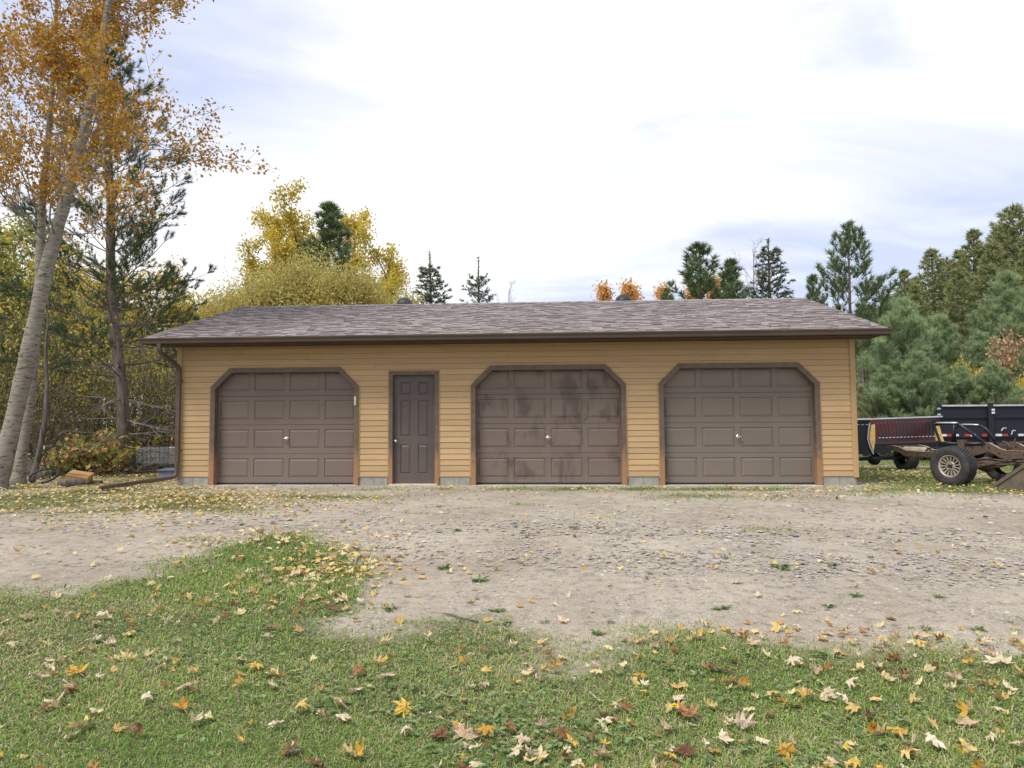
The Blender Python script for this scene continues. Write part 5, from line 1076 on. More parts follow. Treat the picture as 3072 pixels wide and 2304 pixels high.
# dead limbed pine tight behind the garage's right corner
T, C, Dd = conifer(150, 7, 2.0, 0.11, 'pine', 0.34, 6, 0.12, 0.62, (0.2, 0.02), 12, -0.03, 0.9); dp = meshes(T, C, M['pine_bark'], M['needle_pine'], Dd)
put('pine_tree', 'pine with grey dead lower branches tight behind the garage right corner', 'tree', None, (gbase(1868, 12), 12, 0), dp, 0.5, hgt(1868, 660, 12)/7)
# a far belt of woods closing the horizon
for i in range(46):
    X = -60+i*3.4+random.uniform(-1, 1); Y = random.uniform(42, 60); k = random.choice([0, 1, 2])
    put('spruce_tree', 'distant olive spruce in the woods far behind the garage', 'tree', 'far woods behind the garage', (X, Y, 0), so[k], random.uniform(0, 6), random.uniform(0.7, 0.95))
# ------------------------------------------------------------------ vehicles and junk
def c6(x, y): return (2540+x/4.147, 1100+y/4.147)
def rust_mat(name, base, rust, amt=(0.42, 0.6), scale=5, rough=0.75):
    m, t = newmat(name); n = noise(t, texmap(t), scale, 6, 0.7, 0.4); n2 = noise(t, texmap(t), 28, 4, 0.7)
    k = ramp(t, [(amt[0], (0, 0, 0)), (amt[1], (1, 1, 1))], n).outputs[0]
    r = ramp(t, [(0.3, tuple(q*0.5 for q in rust)), (0.7, rust)], n2).outputs[0]
    return finish(m, t, mixc(t, k, base, r), rough, n2, 0.4, 0.004, 0, 0.3)
M['rusty'] = rust_mat('rusty_frame_steel', (0.085, 0.062, 0.050), (0.19, 0.12, 0.075), (0.42, 0.66), 16)
M['maroon'] = rust_mat('maroon_bed_paint', (0.060, 0.040, 0.046), (0.145, 0.045, 0.040), (0.44, 0.60), 2.2, 0.4)
M['black_paint'] = rust_mat('black_vehicle_paint', (0.014, 0.015, 0.019), (0.040, 0.038, 0.036), (0.50, 0.8), 2.5, 0.32)
M['trailer_black'] = rust_mat('black_trailer_paint', (0.016, 0.018, 0.028), (0.10, 0.098, 0.092), (0.60, 0.72), 1.1, 0.55)
M['primer'] = rust_mat('yellow_primer', (0.62, 0.42, 0.15), (0.42, 0.22, 0.08), (0.52, 0.7), 9, 0.8)
M['rail_white'] = pmat('scratched_aluminium_rail', (0.62, 0.64, 0.70), (0.45, 0.47, 0.52), 4, (1, 1, 1), 0.35, metal=0.4)
M['rubber'] = pmat('tyre_rubber', (0.030, 0.030, 0.031), (0.060, 0.056, 0.050), 7, rough=0.85, bstr=0.2, bscale=40)
M['alloy'] = pmat('dull_alloy', (0.46, 0.42, 0.34), (0.34, 0.30, 0.24), 9, rough=0.45, metal=0.35)
M['red_tape'] = pmat('red_reflector', (0.55, 0.05, 0.04), (0.45, 0.04, 0.035), 20, rough=0.35)
M['white_tape'] = pmat('white_reflector', (0.75, 0.75, 0.78), (0.62, 0.62, 0.66), 20, rough=0.35)
M['bucket'] = rust_mat('worn_bucket_steel', (0.20, 0.165, 0.13), (0.13, 0.095, 0.07), (0.45, 0.7), 3.5, 0.7)
M['beige_tank'] = pmat('dusty_tank', (0.42, 0.37, 0.27), (0.30, 0.25, 0.18), 6, rough=0.8)

def wheel(parent, c, axis, R=0.35, w=0.26, rim=True, tread=True):
    """tyre with tread blocks and a fourteen spoke slotted rim; axis points to the outer face"""
    c = np.asarray(c, float); ax = unit(axis)
    ref = np.array([0, 0, 1.0]); a = unit(np.cross(ax, ref)); b = np.cross(ax, a); ri = R*0.56
    pr = [(-w*0.38, ri), (-w*0.46, ri*1.10), (-w*0.5, R*0.80), (-w*0.47, R*0.93), (-w*0.40, R*0.985), (0, R), (w*0.40, R*0.985), (w*0.47, R*0.93), (w*0.5, R*0.80), (w*0.46, ri*1.10), (w*0.38, ri), (w*0.30, ri*0.99)]
    mb = MB(); mb.lathe(c, ax, pr, 48, ref=ref)
    if tread:
        for i in range(44):
            for row, h in ((0, -0.33), (1, -0.11), (2, 0.11), (3, 0.33)):
                th = (i+0.5*(row % 2))*2*math.pi/44; d = a*math.cos(th)+b*math.sin(th); t = -a*math.sin(th)+b*math.cos(th); rr = R*(1.004 if abs(h) < .2 else 0.992)
                mb.obox(c+ax*h*w+d*rr, ax*w*0.085, t*R*0.050, d*0.008)
    wh = link('wheel', None, parent); mb.build('tyre', M['rubber'], wh, smooth=False)
    if not rim: return wh
    mb = MB(); mb.lathe(c, ax, [(w*0.34, ri*0.99), (w*0.40, ri*1.03), (w*0.42, ri*1.0), (w*0.36, ri*0.90), (w*0.20, ri*0.86), (-w*0.35, ri*0.84)], 40, ref=ref); mb.build('rim', M['alloy'], wh, smooth=True)
    mb = MB(); mb.lathe(c, ax, [(w*0.02, 0.001), (w*0.02, ri*0.88)], 32, ref=ref); mb.build('brake_drum', M['rusty'], wh)
    for i in range(15):
        th = i*2*math.pi/15; d = a*math.cos(th)+b*math.sin(th); t = -a*math.sin(th)+b*math.cos(th); mb = MB()
        P = [c+ax*w*0.26+d*ri*0.36, c+ax*w*0.30+d*ri*0.62, c+ax*w*0.33+d*ri*0.90]
        mb.add([P[0]-t*0.007, P[0]+t*0.007, P[1]-t*0.009, P[1]+t*0.009, P[2]-t*0.014, P[2]+t*0.014]+[q-ax*0.035 for q in (P[0]-t*0.005, P[0]+t*0.005, P[1]-t*0.006, P[1]+t*0.006, P[2]-t*0.010, P[2]+t*0.010)],
               [(0,1,3,2),(2,3,5,4),(0,2,8,6),(2,4,10,8),(1,7,9,3),(3,9,11,5),(0,6,7,1),(4,5,11,10)]); mb.build('spoke', M['alloy'], wh)
    mb = MB(); mb.lathe(c, ax, [(w*0.10, ri*0.40), (w*0.27, ri*0.40), (w*0.29, ri*0.36), (w*0.25, ri*0.26), (w*0.25, 0.001)], 24, ref=ref); mb.build('hub', M['alloy'], wh)
    mb = MB(); mb.lathe(c, ax, [(w*0.22, ri*0.16), (w*0.44, ri*0.15), (w*0.45, 0.001)], 14, ref=ref); mb.build('hub_cap', M['black_plastic'], wh)
    for i in range(5):
        th = i*2*math.pi/5+0.3; d = a*math.cos(th)+b*math.sin(th); mb = MB(); mb.lathe(c+d*ri*0.25, ax, [(w*0.2, 0.012), (w*0.32, 0.011), (w*0.33, 0.001)], 6, ref=ref); mb.build('lug_nut', M['chrome'], wh)
    return wh

# rusty bare chassis -------------------------------------------------
az = math.radians(240); WN = np.array([math.sin(az), math.cos(az), 0]); WU = np.array([-WN[1], WN[0], 0])   # outer face normal, frame direction (towards the right)
if WU[0] < 0: WU = -WU
wp0 = gp(*c6(1335, 1476)); wp0[2] = gz(wp0[0], wp0[1]); dep = float(np.dot(wp0-CAM, CF)); WR = 0.5*118*dep/FPX
chassis = thing('truck_chassis', 'rusty bare truck chassis with one slotted alloy wheel beside the garage', 'chassis', (0, 0, 0))
wc = wp0+np.array([0, 0, WR-0.008]); wheel(chassis, wc, WN, WR, 0.27)
wheel(chassis, wc-WN*1.55, -WN, WR, 0.27, rim=False)
mb = MB(); mb.tube([wc-WN*0.06, wc-WN*1.5], 0.045, 10); mb.build('axle', M['rusty'], chassis)
mb = MB(); mb.lathe(wc-WN*0.95+np.array([0, 0, 0]), WU, [(-0.2, 0.03), (-0.12, 0.10), (0, 0.14), (0.10, 0.11), (0.16, 0.02)], 14); mb.build('differential', M['rusty'], chassis, smooth=True)
rp = wc-WN*0.42
top = [(520, 988), (560, 984), (640, 1000), (740, 1048), (870, 1058), (1000, 1064), (1150, 1068), (1300, 1030), (1420, 985), (1560, 965), (1690, 950), (1770, 953), (1830, 985), (1900, 1025), (1970, 1045), (2206, 1056), (2330, 1060)]
bot = [(520, 1012), (580, 1040), (660, 1075), (740, 1105), (870, 1116), (1000, 1122), (1150, 1128), (1300, 1110), (1420, 1068), (1560, 1052), (1690, 1048), (1770, 1060), (1830, 1088), (1900, 1130), (1970, 1150), (2206, 1142), (2330, 1145)]
tw_ = np.array([at_plane(*c6(*q), rp, WN) for q in top]); bw_ = np.array([at_plane(*c6(*q), rp, WN) for q in bot])
def rail(off):
    mb = MB(); V = []; n = len(tw_)
    for i in range(n):
        t_, b_ = tw_[i]+off, bw_[i]+off; zz = np.array([0, 0, 0.010])
        V += [t_, t_-WN*0.06, t_-WN*0.06-zz, t_-WN*0.008-zz, b_-WN*0.008+zz, b_-WN*0.06+zz, b_-WN*0.06, b_]
    mb.add(V, [(i*8+j, i*8+(j+1) % 8, i*8+8+(j+1) % 8, i*8+8+j) for i in range(n-1) for j in range(8)]+[tuple(range(8)), tuple(range((n-1)*8, n*8))[::-1]])
    return mb
M['lit_flange'] = pmat('lit_flange_steel', (0.30, 0.235, 0.17), (0.20, 0.145, 0.10), 12, rough=0.9)  # paler than the rails: light on their upper edge painted into the colour
for off in (np.zeros(3), -WN*0.80):
    rl = rail(off).build('frame_rail', M['rusty'], chassis)
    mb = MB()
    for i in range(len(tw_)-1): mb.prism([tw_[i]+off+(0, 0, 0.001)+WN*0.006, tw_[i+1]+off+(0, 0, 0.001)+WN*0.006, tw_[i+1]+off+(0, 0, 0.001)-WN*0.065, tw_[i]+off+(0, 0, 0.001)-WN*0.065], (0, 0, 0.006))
    mb.build('top_flange', M['lit_flange'], rl)
    for i in (1, 3, 4, 5, 9, 10, 11, 13, 14, 15):
        q = tw_[i]*0.5+bw_[i]*0.5+off; mb = MB(); mb.lathe(q, WN, [(0.001, 0.016), (0.004, 0.015), (0.004, 0.001)], 8); mb.build('rivet', M['black_plastic'], rl)
for i in (0, 3, 6, 10, 14):
    q = (tw_[i]+bw_[i])/2; MB().bar(q-WN*0.01, q-WN*0.80, 0.07, 0.05).build('cross_member', M['rusty'], chassis)
for off in (0.05, 0.75):                                           # leaf springs
    mb = MB(); c0 = wc-WN*(0.42+off)+np.array([0, 0, 0.0])
    for k in range(4):
        L = 0.62-0.11*k; mb.tube([c0+WU*s*L+np.array([0, 0, 0.10*s*s-0.02*k-0.0]) for s in np.linspace(-1, 1, 9)], 0.012, 4)
    mb.build('leaf_spring', M['rusty'], chassis)
q = at_plane(*c6(850, 1045), rp-WN*0.35, WN); mb = MB(); mb.lathe(q+np.array([0, 0, -0.02]), WU, [(-0.24, 0.001), (-0.24, 0.07), (-0.20, 0.095), (0.20, 0.095), (0.24, 0.07), (0.24, 0.001)], 16); mb.build('fuel_tank', M['beige_tank'], chassis, smooth=False)
mb = MB(); mb.tube([at_plane(*c6(x, y), rp-WN*0.4, WN) for x, y in [(1640, 1232), (1900, 1222), (2060, 1216), (2330, 1208)]], 0.016, 7); mb.build('tie_rod', M['rusty'], chassis)
mb = MB(); mb.tube([at_plane(*c6(x, y), rp-WN*0.3, WN) for x, y in [(1600, 1160), (1720, 1150), (1900, 1165), (2100, 1180), (2330, 1185)]], 0.02, 7); mb.build('brake_pipe', M['rusty'], chassis)
mb = MB(); mb.tube(curve([at_plane(*c6(x, y), rp-WN*0.2, WN) for x, y in [(990, 1055), (1000, 1020), (1080, 1008), (1180, 1020)]], 4, 0.04), 0.012, 6); mb.build('hose', M['black_plastic'], chassis)
q = at_plane(*c6(1440, 960), rp+WN*0.01, WN); MB().obox(q, WU*0.055, WN*0.05, np.array([0, 0, 0.07])).build('bracket', M['rusty'], chassis)
for k in range(5):
    q = at_plane(*c6(1900+random.uniform(0, 300), 985+random.uniform(-40, 40)), rp-WN*random.uniform(0.2, 0.6), WN); d = g_ = np.random.default_rng(k).normal(0, 1, 3); d = unit(d)*0.09
    MB().tube([q-d, q+np.array([0, 0, 0.03]), q+d], random.uniform(0.006, 0.013), 6).build('linkage', M['rusty'], chassis)
# tubular roll bars sitting on the chassis
cage = thing('roll_bar', 'black tubular roll bar frame standing on the rusty chassis', 'roll bar', (0, 0, 0))
def trace_tube(pts, off, r, mat, name, rr=0.05):
    P = [at_plane(*c6(x, y), rp+off, WN) for x, y in pts]; mb = MB(); mb.tube(curve(P, 5, rr), r, 8); return mb.build(name, mat, cage, smooth=True)
trace_tube([(1420, 962), (1165, 945), (1085, 725), (1110, 708), (1385, 708), (1712, 950)], WN*0.0, 0.024, M['black_paint'], 'front_hoop')
trace_tube([(1120, 700), (1250, 700), (1375, 700)], WN*0.012, 0.016, M['rail_white'], 'chrome_strip')
trace_tube([(1338, 712), (1308, 955)], WN*0.0, 0.020, M['black_paint'], 'upright')
trace_tube([(1150, 950), (1420, 967), (1720, 955)], WN*0.0, 0.026, M['black_paint'], 'base_rail')
trace_tube([(1345, 955), (1345, 760), (1420, 728), (1650, 732), (1740, 775), (1862, 955)], -WN*0.78, 0.024, M['black_paint'], 'rear_hoop')
trace_tube([(1430, 722), (1540, 722), (1640, 726)], -WN*0.77, 0.016, M['rail_white'], 'chrome_strip')
trace_tube([(1330, 955), (1600, 958), (1880, 955)], -WN*0.78, 0.024, M['black_paint'], 'base_rail')

# cut pickup box on its axle -----------------------------------------
box = thing('pickup_box', 'cut open maroon and black pickup box on a black axle behind the chassis', 'pickup box', (0, 0, 0))
YB = 4.45; YF = 3.95
def q6(x, y, Y): return at(*c6(x, y), Y)
TL, TR, BR, BL = q6(296, 660, YB), q6(1160, 628, YB), q6(1150, 922, YB), q6(340, 944, YB)
MB().prism([TL, TR, BR, BL], (0, 0.03, 0)).build('bed_wall', M['maroon'], box)
for i in range(17):
    u = 0.09+0.88*i/16; t0 = TL*(1-u)+TR*u; b0 = BL*(1-u)+BR*u; t1 = t0*0.86+b0*0.14; b1 = t0*0.22+b0*0.78; w = 0.018; mb = MB()
    mb.add([t1+(-w, 0, 0), t1+(w, 0, 0), b1+(w, 0, 0), b1+(-w, 0, 0), t1+(-w*.5, -0.022, -0.03), t1+(w*.5, -0.022, -0.03), b1+(w*.5, -0.022, 0.04), b1+(-w*.5, -0.022, 0.04)], [(4,5,6,7),(0,1,5,4),(1,2,6,5),(2,3,7,6),(3,0,4,7)]); mb.build('wall_rib', M['maroon'], box)
    MB().obox(b0*0.80+t0*0.20+np.array([0.0, -0.012, 0]), (0.022, 0, 0), (0, 0.010, 0), (0, 0, 0.011)).build('spot_weld', M['rail_white'], box)
MB().prism([q6(330, 945, YF), q6(1142, 918, YF), BR+(0, 0, -0.005), BL+(0, 0, -0.005)], (0, 0, -0.04)).build('bed_floor', M['maroon'], box)
MB().prism([q6(130, 664, YF), q6(292, 662, YF), q6(268, 890, YF), q6(300, 1000, YF), q6(336, 1092, YF), q6(60, 1090, YF), q6(60, 664, YF)], (0, 0.06, 0)).build('side_panel', M['black_paint'], box)
for i in range(3): MB().obox(q6(140+i*55, 722, YF-0.01), (0.03, 0, 0), (0, 0.006, 0), (0, 0, 0.006)).build('bright_trim', M['rail_white'], box)
mb = MB(); mb.bar(q6(60, 655, YF-0.02), q6(300, 650, YF-0.02), 0.10, 0.035); mb.bar(q6(300, 650, YF-0.02), q6(1175, 620, YB-0.05), 0.10, 0.03); mb.build('top_rail', M['rail_white'], box)
MB().prism([q6(312, 722, YF-.03), q6(352, 716, YF-.03), q6(356, 940, YF-.03), q6(332, 1062, YF-.03), q6(282, 895, YF-.03), q6(296, 800, YF-.03)], (0, 0.05, 0)).build('cut_edge', M['primer'], box)
MB().prism([q6(1105, 742, YF-.03), q6(1155, 738, YF-.03), q6(1180, 830, YF-.03), q6(1216, 932, YF-.03), q6(1120, 920, YF-.03), q6(1112, 840, YF-.03)], (0, 0.05, 0)).build('cut_edge', M['primer'], box)
mb = MB(); mb.tube([q6(x, y, YF-.05) for x, y in [(285, 700), (270, 800), (262, 900), (290, 1000), (335, 1090)]], 0.012, 6); mb.build('wheel_arch_lip', M['rail_white'], box)
MB().prism([q6(335, 952, YF+.02), q6(1140, 925, YF+.02), q6(1140, 965, YF+.02), q6(560, 1010, YF+.02), q6(545, 1080, YF+.02), q6(345, 1078, YF+.02)], (0, 0.5, 0)).build('underframe', M['black_paint'], box)
dc = q6(345, 1148, 4.2); AX = unit((0.86, 0.50, 0)); tc_ = q6(738, 1130, 4.4); AX = unit(np.array([tc_[0]-dc[0], tc_[1]-dc[1], 0]))
mb = MB(); mb.lathe(dc, AX, [(-0.16, 0.04), (-0.12, 0.09), (-0.05, 0.135), (0.03, 0.14), (0.09, 0.10), (0.14, 0.045)], 18); mb.build('differential', M['black_paint'], box, smooth=True)
mb = MB(); mb.tube([dc-AX*0.75, tc_+np.array([0, 0, 0.0])-AX*0.05], 0.042, 10); mb.build('axle', M['black_paint'], box)
tg = float(tc_[2]); wheel(box, tc_, AX+np.array([0.0, -0.0, 0]), tg+0.005, 0.27, rim=False)
wheel(box, dc-AX*(np.linalg.norm(tc_-dc)), -AX, tg+0.005, 0.27, rim=False)

# black dump trailer -------------------------------------------------
YT = 6.2; trailer = thing('dump_trailer', 'long black dump trailer with red and white reflective tape', 'trailer', (0, 0, 0))
def q7(x, y): return q6(x, y, YT)
x0 = float(q7(1155, 600)[0]); x1 = float(q7(2206, 600)[0])+2.2; zt = float(q7(1700, 470)[2]); zs = float(q7(1700, 632)[2]); zb = float(q7(1700, 955)[2])
MB().box((x0, YT, zs+0.004), (x1, YT+0.05, zt-0.05)).build('upper_side', M['trailer_black'], trailer)
MB().box((x0+0.02, YT+0.02, zb), (x1, YT+0.06, zs)).build('lower_side', M['trailer_black'], trailer)
MB().box((x0, YT-0.015, zs-0.015), (x1, YT+0.03, zs+0.006)).build('seam_strip', M['trailer_black'], trailer)
MB().box((x0-0.01, YT-0.04, zt-0.055), (x1, YT+0.06, zt)).build('top_rail', M['trailer_black'], trailer)
MB().box((x0+0.05, YT-0.043, zt-0.047), (float(q7(1740, 480)[0]), YT-0.0405, zt-0.004)).build('rail_edge', M['rail_white'], trailer)
MB().box((float(q7(1812, 480)[0]), YT-0.043, zt-0.047), (x1-0.02, YT-0.0405, zt-0.004)).build('rail_edge', M['rail_white'], trailer)
MB().box((x0+1.3, YT+2.0, zb), (x1, YT+2.05, zt)).build('far_side', M['trailer_black'], trailer)
MB().prism([(x0+0.05, YT+0.07, zb), (x1, YT+0.07, zb), (x1, YT+1.99, zb), (x0+1.3, YT+1.99, zb)], (0, 0, 0.08)).build('floor', M['trailer_black'], trailer)
xp0, xp1 = float(q7(1748, 600)[0]), float(q7(1812, 600)[0])
MB().box((xp0, YT-0.06, zb), (xp1, YT+0.018, zt+0.035)).build('stake_post', M['trailer_black'], trailer)
for dy in (0, 0.075): MB().box((float(q7(1785, 540)[0]), YT-0.064, float(q7(1785, 548)[2])-dy), (float(q7(1825, 540)[0]), YT-0.0605, float(q7(1785, 525)[2])-dy)).build('sticker', M['white_tape'], trailer)
zr0, zr1 = float(q7(1500, 866)[2]), float(q7(1500, 838)[2])
for a, b, m in [(1180, 1244, 'white_tape'), (1245, 1308, 'red_tape'), (1328, 1398, 'white_tape'), (1470, 1540, 'red_tape'), (1542, 1608, 'white_tape'), (1690, 1750, 'red_tape'), (1855, 1935, 'white_tape'), (1937, 2008, 'red_tape'), (2140, 2205, 'white_tape'), (2207, 2270, 'red_tape'), (2340, 2410, 'white_tape')]:
    MB().box((float(q7(a, 850)[0]), YT+0.006 if not (xp0 < float(q7((a+b)/2, 850)[0]) < xp1) else YT-0.066, zr0), (float(q7(b, 850)[0]), YT+0.018 if True else 0, zr1)).build('reflective_tape', M[m], trailer)
MB().box((x0+0.02, YT-0.03, zr0-0.03), (x1, YT+0.018, zr0-0.012)).build('rub_rail', M['trailer_black'], trailer)
for k in range(4):
    MB().obox((x0-0.02, YT-0.02, zt-0.10-k*0.075), (0.03, 0, 0), (0, 0.03, 0), (0, 0, 0.022)).build('hinge_knuckle', M['rail_white'] if k % 2 == 0 else M['trailer_black'], trailer)
for k, (x, y, x2, y2) in enumerate([(1925, 800, 1985, 760), (2050, 845, 2100, 790)]):
    mb = MB(); mb.tube(curve([q6(x, y, YT-.05), q6((x+x2)/2-10, y2, YT-.05), q6(x2, y2+6, YT-.05)], 4, 0.05), 0.014, 6); mb.build('tie_hook', M['rail_white'], trailer)
for sx in (1.9, 2.75):
    for sy in (0.16, 1.9): wheel(trailer, (x0+sx, YT+sy, 0.35), (0, -1 if sy < 1 else 1, 0), 0.35, 0.2, rim=(sy < 1), tread=False)
MB().box((x0+0.2, YT+0.5, zb-0.13), (x1, YT+0.62, zb-0.002)).build('frame_rail', M['trailer_black'], trailer)
MB().box((x0+0.2, YT+1.4, zb-0.13), (x1, YT+1.52, zb-0.002)).build('frame_rail', M['trailer_black'], trailer)
for sx in (1.9, 2.75): mb = MB(); mb.tube([(x0+sx, YT+0.1, 0.35), (x0+sx, YT+1.9, 0.35)], 0.05, 8); mb.build('axle', M['trailer_black'], trailer)
MB().box((x0+1.75, YT+0.45, 0.36), (x0+2.9, YT+0.66, zb-0.131)).build('axle_hanger', M['trailer_black'], trailer)
MB().box((x0+1.75, YT+1.36, 0.36), (x0+2.9, YT+1.56, zb-0.131)).build('axle_hanger', M['trailer_black'], trailer)

# loader bucket edge lying in front of the chassis --------------------
A = gp(*c6(1786, 1497)); A[2] = gz(A[0], A[1]); XN = np.array([1.0, 0.03, 0]); XN /= np.linalg.norm(XN)
bucket = thing('loader_bucket', 'worn brown steel loader bucket resting on the grass by the chassis', 'bucket', (0, 0, 0))
bp_ = lambda x, y: at_plane(*c6(x, y), A, XN)
side = [bp_(1786, 1490), bp_(1905, 1412), bp_(2206, 1210), bp_(2330, 1126), bp_(2420, 1080), bp_(2560, 1240), bp_(2600, 1648), bp_(2206, 1572)]
MB().prism(side, XN*0.025).build('side_plate', M['bucket'], bucket)
MB().prism([q+XN*1.65 for q in side], XN*0.025).build('side_plate', M['bucket'], bucket)
for i in range(4):
    a_, b_ = side[i], side[i+1]; inn = unit(np.cross(XN, b_-a_)); inn = inn if np.dot(inn, side[7]-a_) > 0 else -inn
    MB().prism([a_-XN*0.001, b_-XN*0.001, b_+inn*0.055-XN*0.001, a_+inn*0.055-XN*0.001], -XN*0.016).build('edge_strip', M['bucket'], bucket)
    MB().prism([a_+XN*0.026, b_+XN*0.026, b_+inn*0.02+XN*0.026, a_+inn*0.02+XN*0.026], XN*1.62).build('back_sheet', M['bucket'], bucket)
MB().prism([side[0]+XN*0.026+np.array([0, 0, 0.004]), side[7]+XN*0.026, side[6]+XN*0.026, side[6]+XN*0.026+np.array([0, 0, 0.03]), side[7]+XN*0.026+np.array([0, 0, 0.03])], XN*1.62).build('floor_sheet', M['bucket'], bucket)
MB().prism([side[7]-XN*0.002, side[6]-XN*0.002, side[6]-XN*0.002+np.array([0, 0, 0.05]), side[7]-XN*0.002+np.array([0, 0, 0.05])], -XN*0.014).build('wear_strip', M['bucket'], bucket)

# left: caged liquid tote, brush pile, tub, offcut, log, black rods ---
M['tote'] = pmat('white_tote_plastic', (0.62, 0.64, 0.66), (0.50, 0.51, 0.52), 3, rough=0.4)
M['galv'] = pmat('dull_galvanised_bar', (0.20, 0.19, 0.18), (0.12, 0.11, 0.10), 12, rough=0.5, metal=0.5)
bl = at(398, 1401, 5.0); TX, TY = float(bl[0]), 5.0; ra = math.radians(-14); ux = np.array([math.cos(ra), math.sin(ra), 0]); uy = np.array([-math.sin(ra), math.cos(ra), 0])
ztop = float(at(450, 1341, 5.0)[2]); tote = thing('liquid_tote', 'white plastic tote tank in a wire cage behind the downspout', 'tank', (0, 0, 0))
o = np.array([TX, TY, 0.0]); TW, TD = 1.15, 1.0
def tp_(a, b, z): return o+ux*a+uy*b+np.array([0, 0, z])
mb = MB(); rr = 0.07; ring = [(rr, 0), (TW-rr, 0), (TW, rr), (TW, TD-rr), (TW-rr, TD), (rr, TD), (0, TD-rr), (0, rr)]
mb.prism([tp_(a*0.96+0.02, b*0.96+0.02, 0.14) for a, b in ring], (0, 0, ztop-0.16)); mb.build('bottle', M['tote'], tote)
for i in range(9): mb = MB(); mb.tube([tp_(0.02+i*(TW-0.04)/8, -0.012, 0.12), tp_(0.02+i*(TW-0.04)/8, -0.012, ztop)], 0.008, 5); mb.build('cage_bar', M['galv'], tote)
for i in range(6): mb = MB(); mb.tube([tp_(-0.012, 0.05+i*(TD-0.1)/5, 0.12), tp_(-0.012, 0.05+i*(TD-0.1)/5, ztop)], 0.008, 5); mb.build('cage_bar', M['galv'], tote)
for z in (0.16, 0.30, 0.44, 0.58, ztop): 
    if z <= ztop: mb = MB(); mb.tube([tp_(-0.02, TD, z), tp_(-0.02, -0.02, z), tp_(TW+0.01, -0.02, z)], 0.009, 5); mb.build('cage_bar', M['galv'], tote)
for a in (0.0, 0.5, 1.0): MB().obox(tp_(0.08+a*(TW-0.16), TD/2, 0.06), ux*0.07, uy*TD*0.5, np.array([0, 0, 0.06])).build('pallet_runner', M['galv'], tote)
for b in (0.1, 0.5, 0.9): MB().obox(tp_(TW/2, b*TD, 0.13), ux*TW*0.5, uy*0.06, np.array([0, 0, 0.009])).build('pallet_slat', M['galv'], tote)
def c2(x, y): return (x/4.147, 1150+y/4.147)
pile = thing('brush_pile', 'pile of dead branches heaped in front of the caged tote', 'brush pile', (0, 0, 0))
p0, p1 = gp(*c2(1560, 1150)), gp(*c2(1960, 1120)); g = np.random.default_rng(5)
for i in range(60):
    u = g.random(); q = p0*(1-u)+p1*u+np.array([g.normal(0, .08), g.normal(0.1, .14), 0.03+abs(g.normal(0, 0.10))*(0.4+u)]); d = unit(p1-p0+g.normal(0, 0.35, 3)); d[2] = d[2]*0.3+0.10; L = g.uniform(0.25, 0.75)
    P, _ = rpath(q-d*L/2, d, L, 5, 0.12, 0, g); P[:, 2] = np.maximum(P[:, 2], 0.012); MB().tube(P, np.linspace(g.uniform(0.008, 0.022), 0.004, 6), 5).build('branch', M['grey_bark'] if i % 3 else M['dead_wood'], pile)
for i in range(5):
    q = p1+np.array([g.normal(0, .1), 0.2, 0.2]); P, _ = rpath(q, unit((g.normal(0.2, .5), 0, 1)), 0.6, 6, 0.2, 0.0, g); MB().tube(P, np.linspace(0.010, 0.003, 7), 5).build('branch', M['dead_wood'], pile)
tb = gp(280+1480/6.506, 1280+1025/6.506); tub = thing('plastic_tub', 'blue grey plastic lid leaning by the downspout foot', 'tub', (tb[0], tb[1]+0.35, 0))
M['blue_plastic'] = pmat('faded_blue_plastic', (0.19, 0.22, 0.29), (0.14, 0.165, 0.22), 5, rough=0.5)
mb = MB(); mb.prism([(-0.30, -0.24, 0.0), (0.42, -0.24, 0.0), (0.42, 0.22, 0.0), (-0.30, 0.22, 0.0)], (0.02, 0.02, 0.16)); mb.build('body', M['blue_plastic'], tub)
mb = MB(); mb.prism([(-0.33, -0.27, 0.161), (0.46, -0.27, 0.175), (0.46, 0.26, 0.19), (-0.33, 0.26, 0.172)], (0.0, 0.0, 0.025)); mb.build('lid', M['blue_plastic'], tub)
M['fresh_wood'] = pmat('fresh_cut_lumber', (0.52, 0.33, 0.14), (0.38, 0.22, 0.085), 3, (1, 8, 8), 0.8)
pk = gp(*c2(930, 1268)); off = thing('lumber_offcut', 'short fresh lumber offcut lying among leaves under the poplars', 'lumber', (pk[0], pk[1]+0.12, 0))
MB().obox((0, 0, 0.13), np.array([0.20, 0.02, -0.03]), np.array([-0.01, 0.10, 0.02]), np.array([0.012, -0.012, 0.055])).build('block', M['fresh_wood'], off)
MB().obox((0.02, 0.02, 0.205), np.array([0.19, 0.03, -0.03]), np.array([-0.01, 0.08, 0.02]), np.array([0.002, -0.004, 0.017])).build('board', M['fresh_wood'], off)
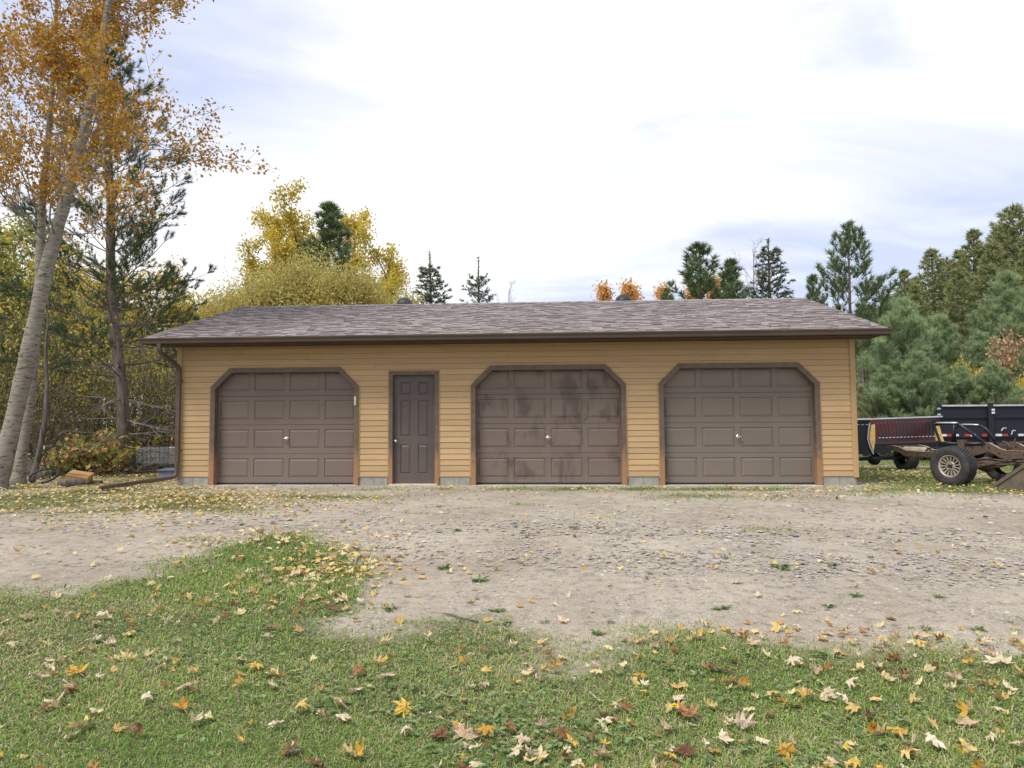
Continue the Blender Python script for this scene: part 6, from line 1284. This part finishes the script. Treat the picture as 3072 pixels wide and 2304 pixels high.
MB().obox((0.06, 0.08, 0.035), np.array([0.30, 0.02, 0.0]), np.array([0, 0.05, 0.0]), np.array([0, 0, 0.035])).build('support_board', M['twig'], off)
lg = gp(*c2(790, 1300)); mb = MB(); L0 = np.array([lg[0], lg[1]+0.1, 0.065]); mb.tube([L0+np.array([-0.14, -0.03, 0]), L0+np.array([-0.05, 0, .004]), L0+np.array([0.16, 0.25, 0])], [0.07, 0.074, 0.068], 14); mb.build('cut_log', M['grey_bark'], None, label='short grey cut log beside the lumber offcut', category='log')
for pts, r_, nm, lab in [([(640, 1220), (610, 1120), (552, 990), (540, 925)], 0.012, 'steel_rod', 'thin black steel rod leaning in the brush under the poplars')]:
    Yr = float(gp(*c2(645, 1240))[1])+0.15; mb = MB(); P = [at(*c2(x, y), Yr) for x, y in pts]; P[0][2] = 0.0; mb.tube(P, r_, 7); mb.build(nm, M['black_plastic'], None, label=lab, category='rod')
Yr = float(gp(*c2(560, 1260))[1])+0.25; cyc = thing('black_hoop', 'black wheel hoop lying in the leaves below the poplars', 'hoop', (0, 0, 0)); hc = at(*c2(545, 1215), Yr); hc[2] = 0.15
hoopm = MB(); hoopm.tube([hc+np.array([0.26*math.cos(t), 0.16*math.sin(t), 0.13*math.sin(t)]) for t in np.linspace(0, 2*math.pi, 25)], 0.022, 7); hoopm.build('hoop', M['black_plastic'], cyc)
hoopm = MB(); [hoopm.tube([hc, hc+np.array([0.26*math.cos(t), 0.16*math.sin(t), 0.13*math.sin(t)])], 0.007, 4) for t in np.linspace(0, 5.5, 8)]; hoopm.build('spokes', M['black_plastic'], cyc)
for i, (xa, ya, xb, yb) in enumerate([(120, 930, 260, 1020), (170, 900, 285, 985), (255, 880, 330, 960)]):
    Yr = 1.5+0.1*i; a_, b_ = at(*c2(xa, ya), Yr), at(*c2(xb, yb), Yr); d = b_-a_; b2 = a_+d*(a_[2]/(a_[2]-b_[2])) if a_[2] > b_[2] else b_
    MB().bar(a_, b2, 0.07, 0.09).build('timber', M['twig'], None, label='dark weathered timber leaning against the poplar trunks', category='timber', group='weathered timbers behind the poplars')
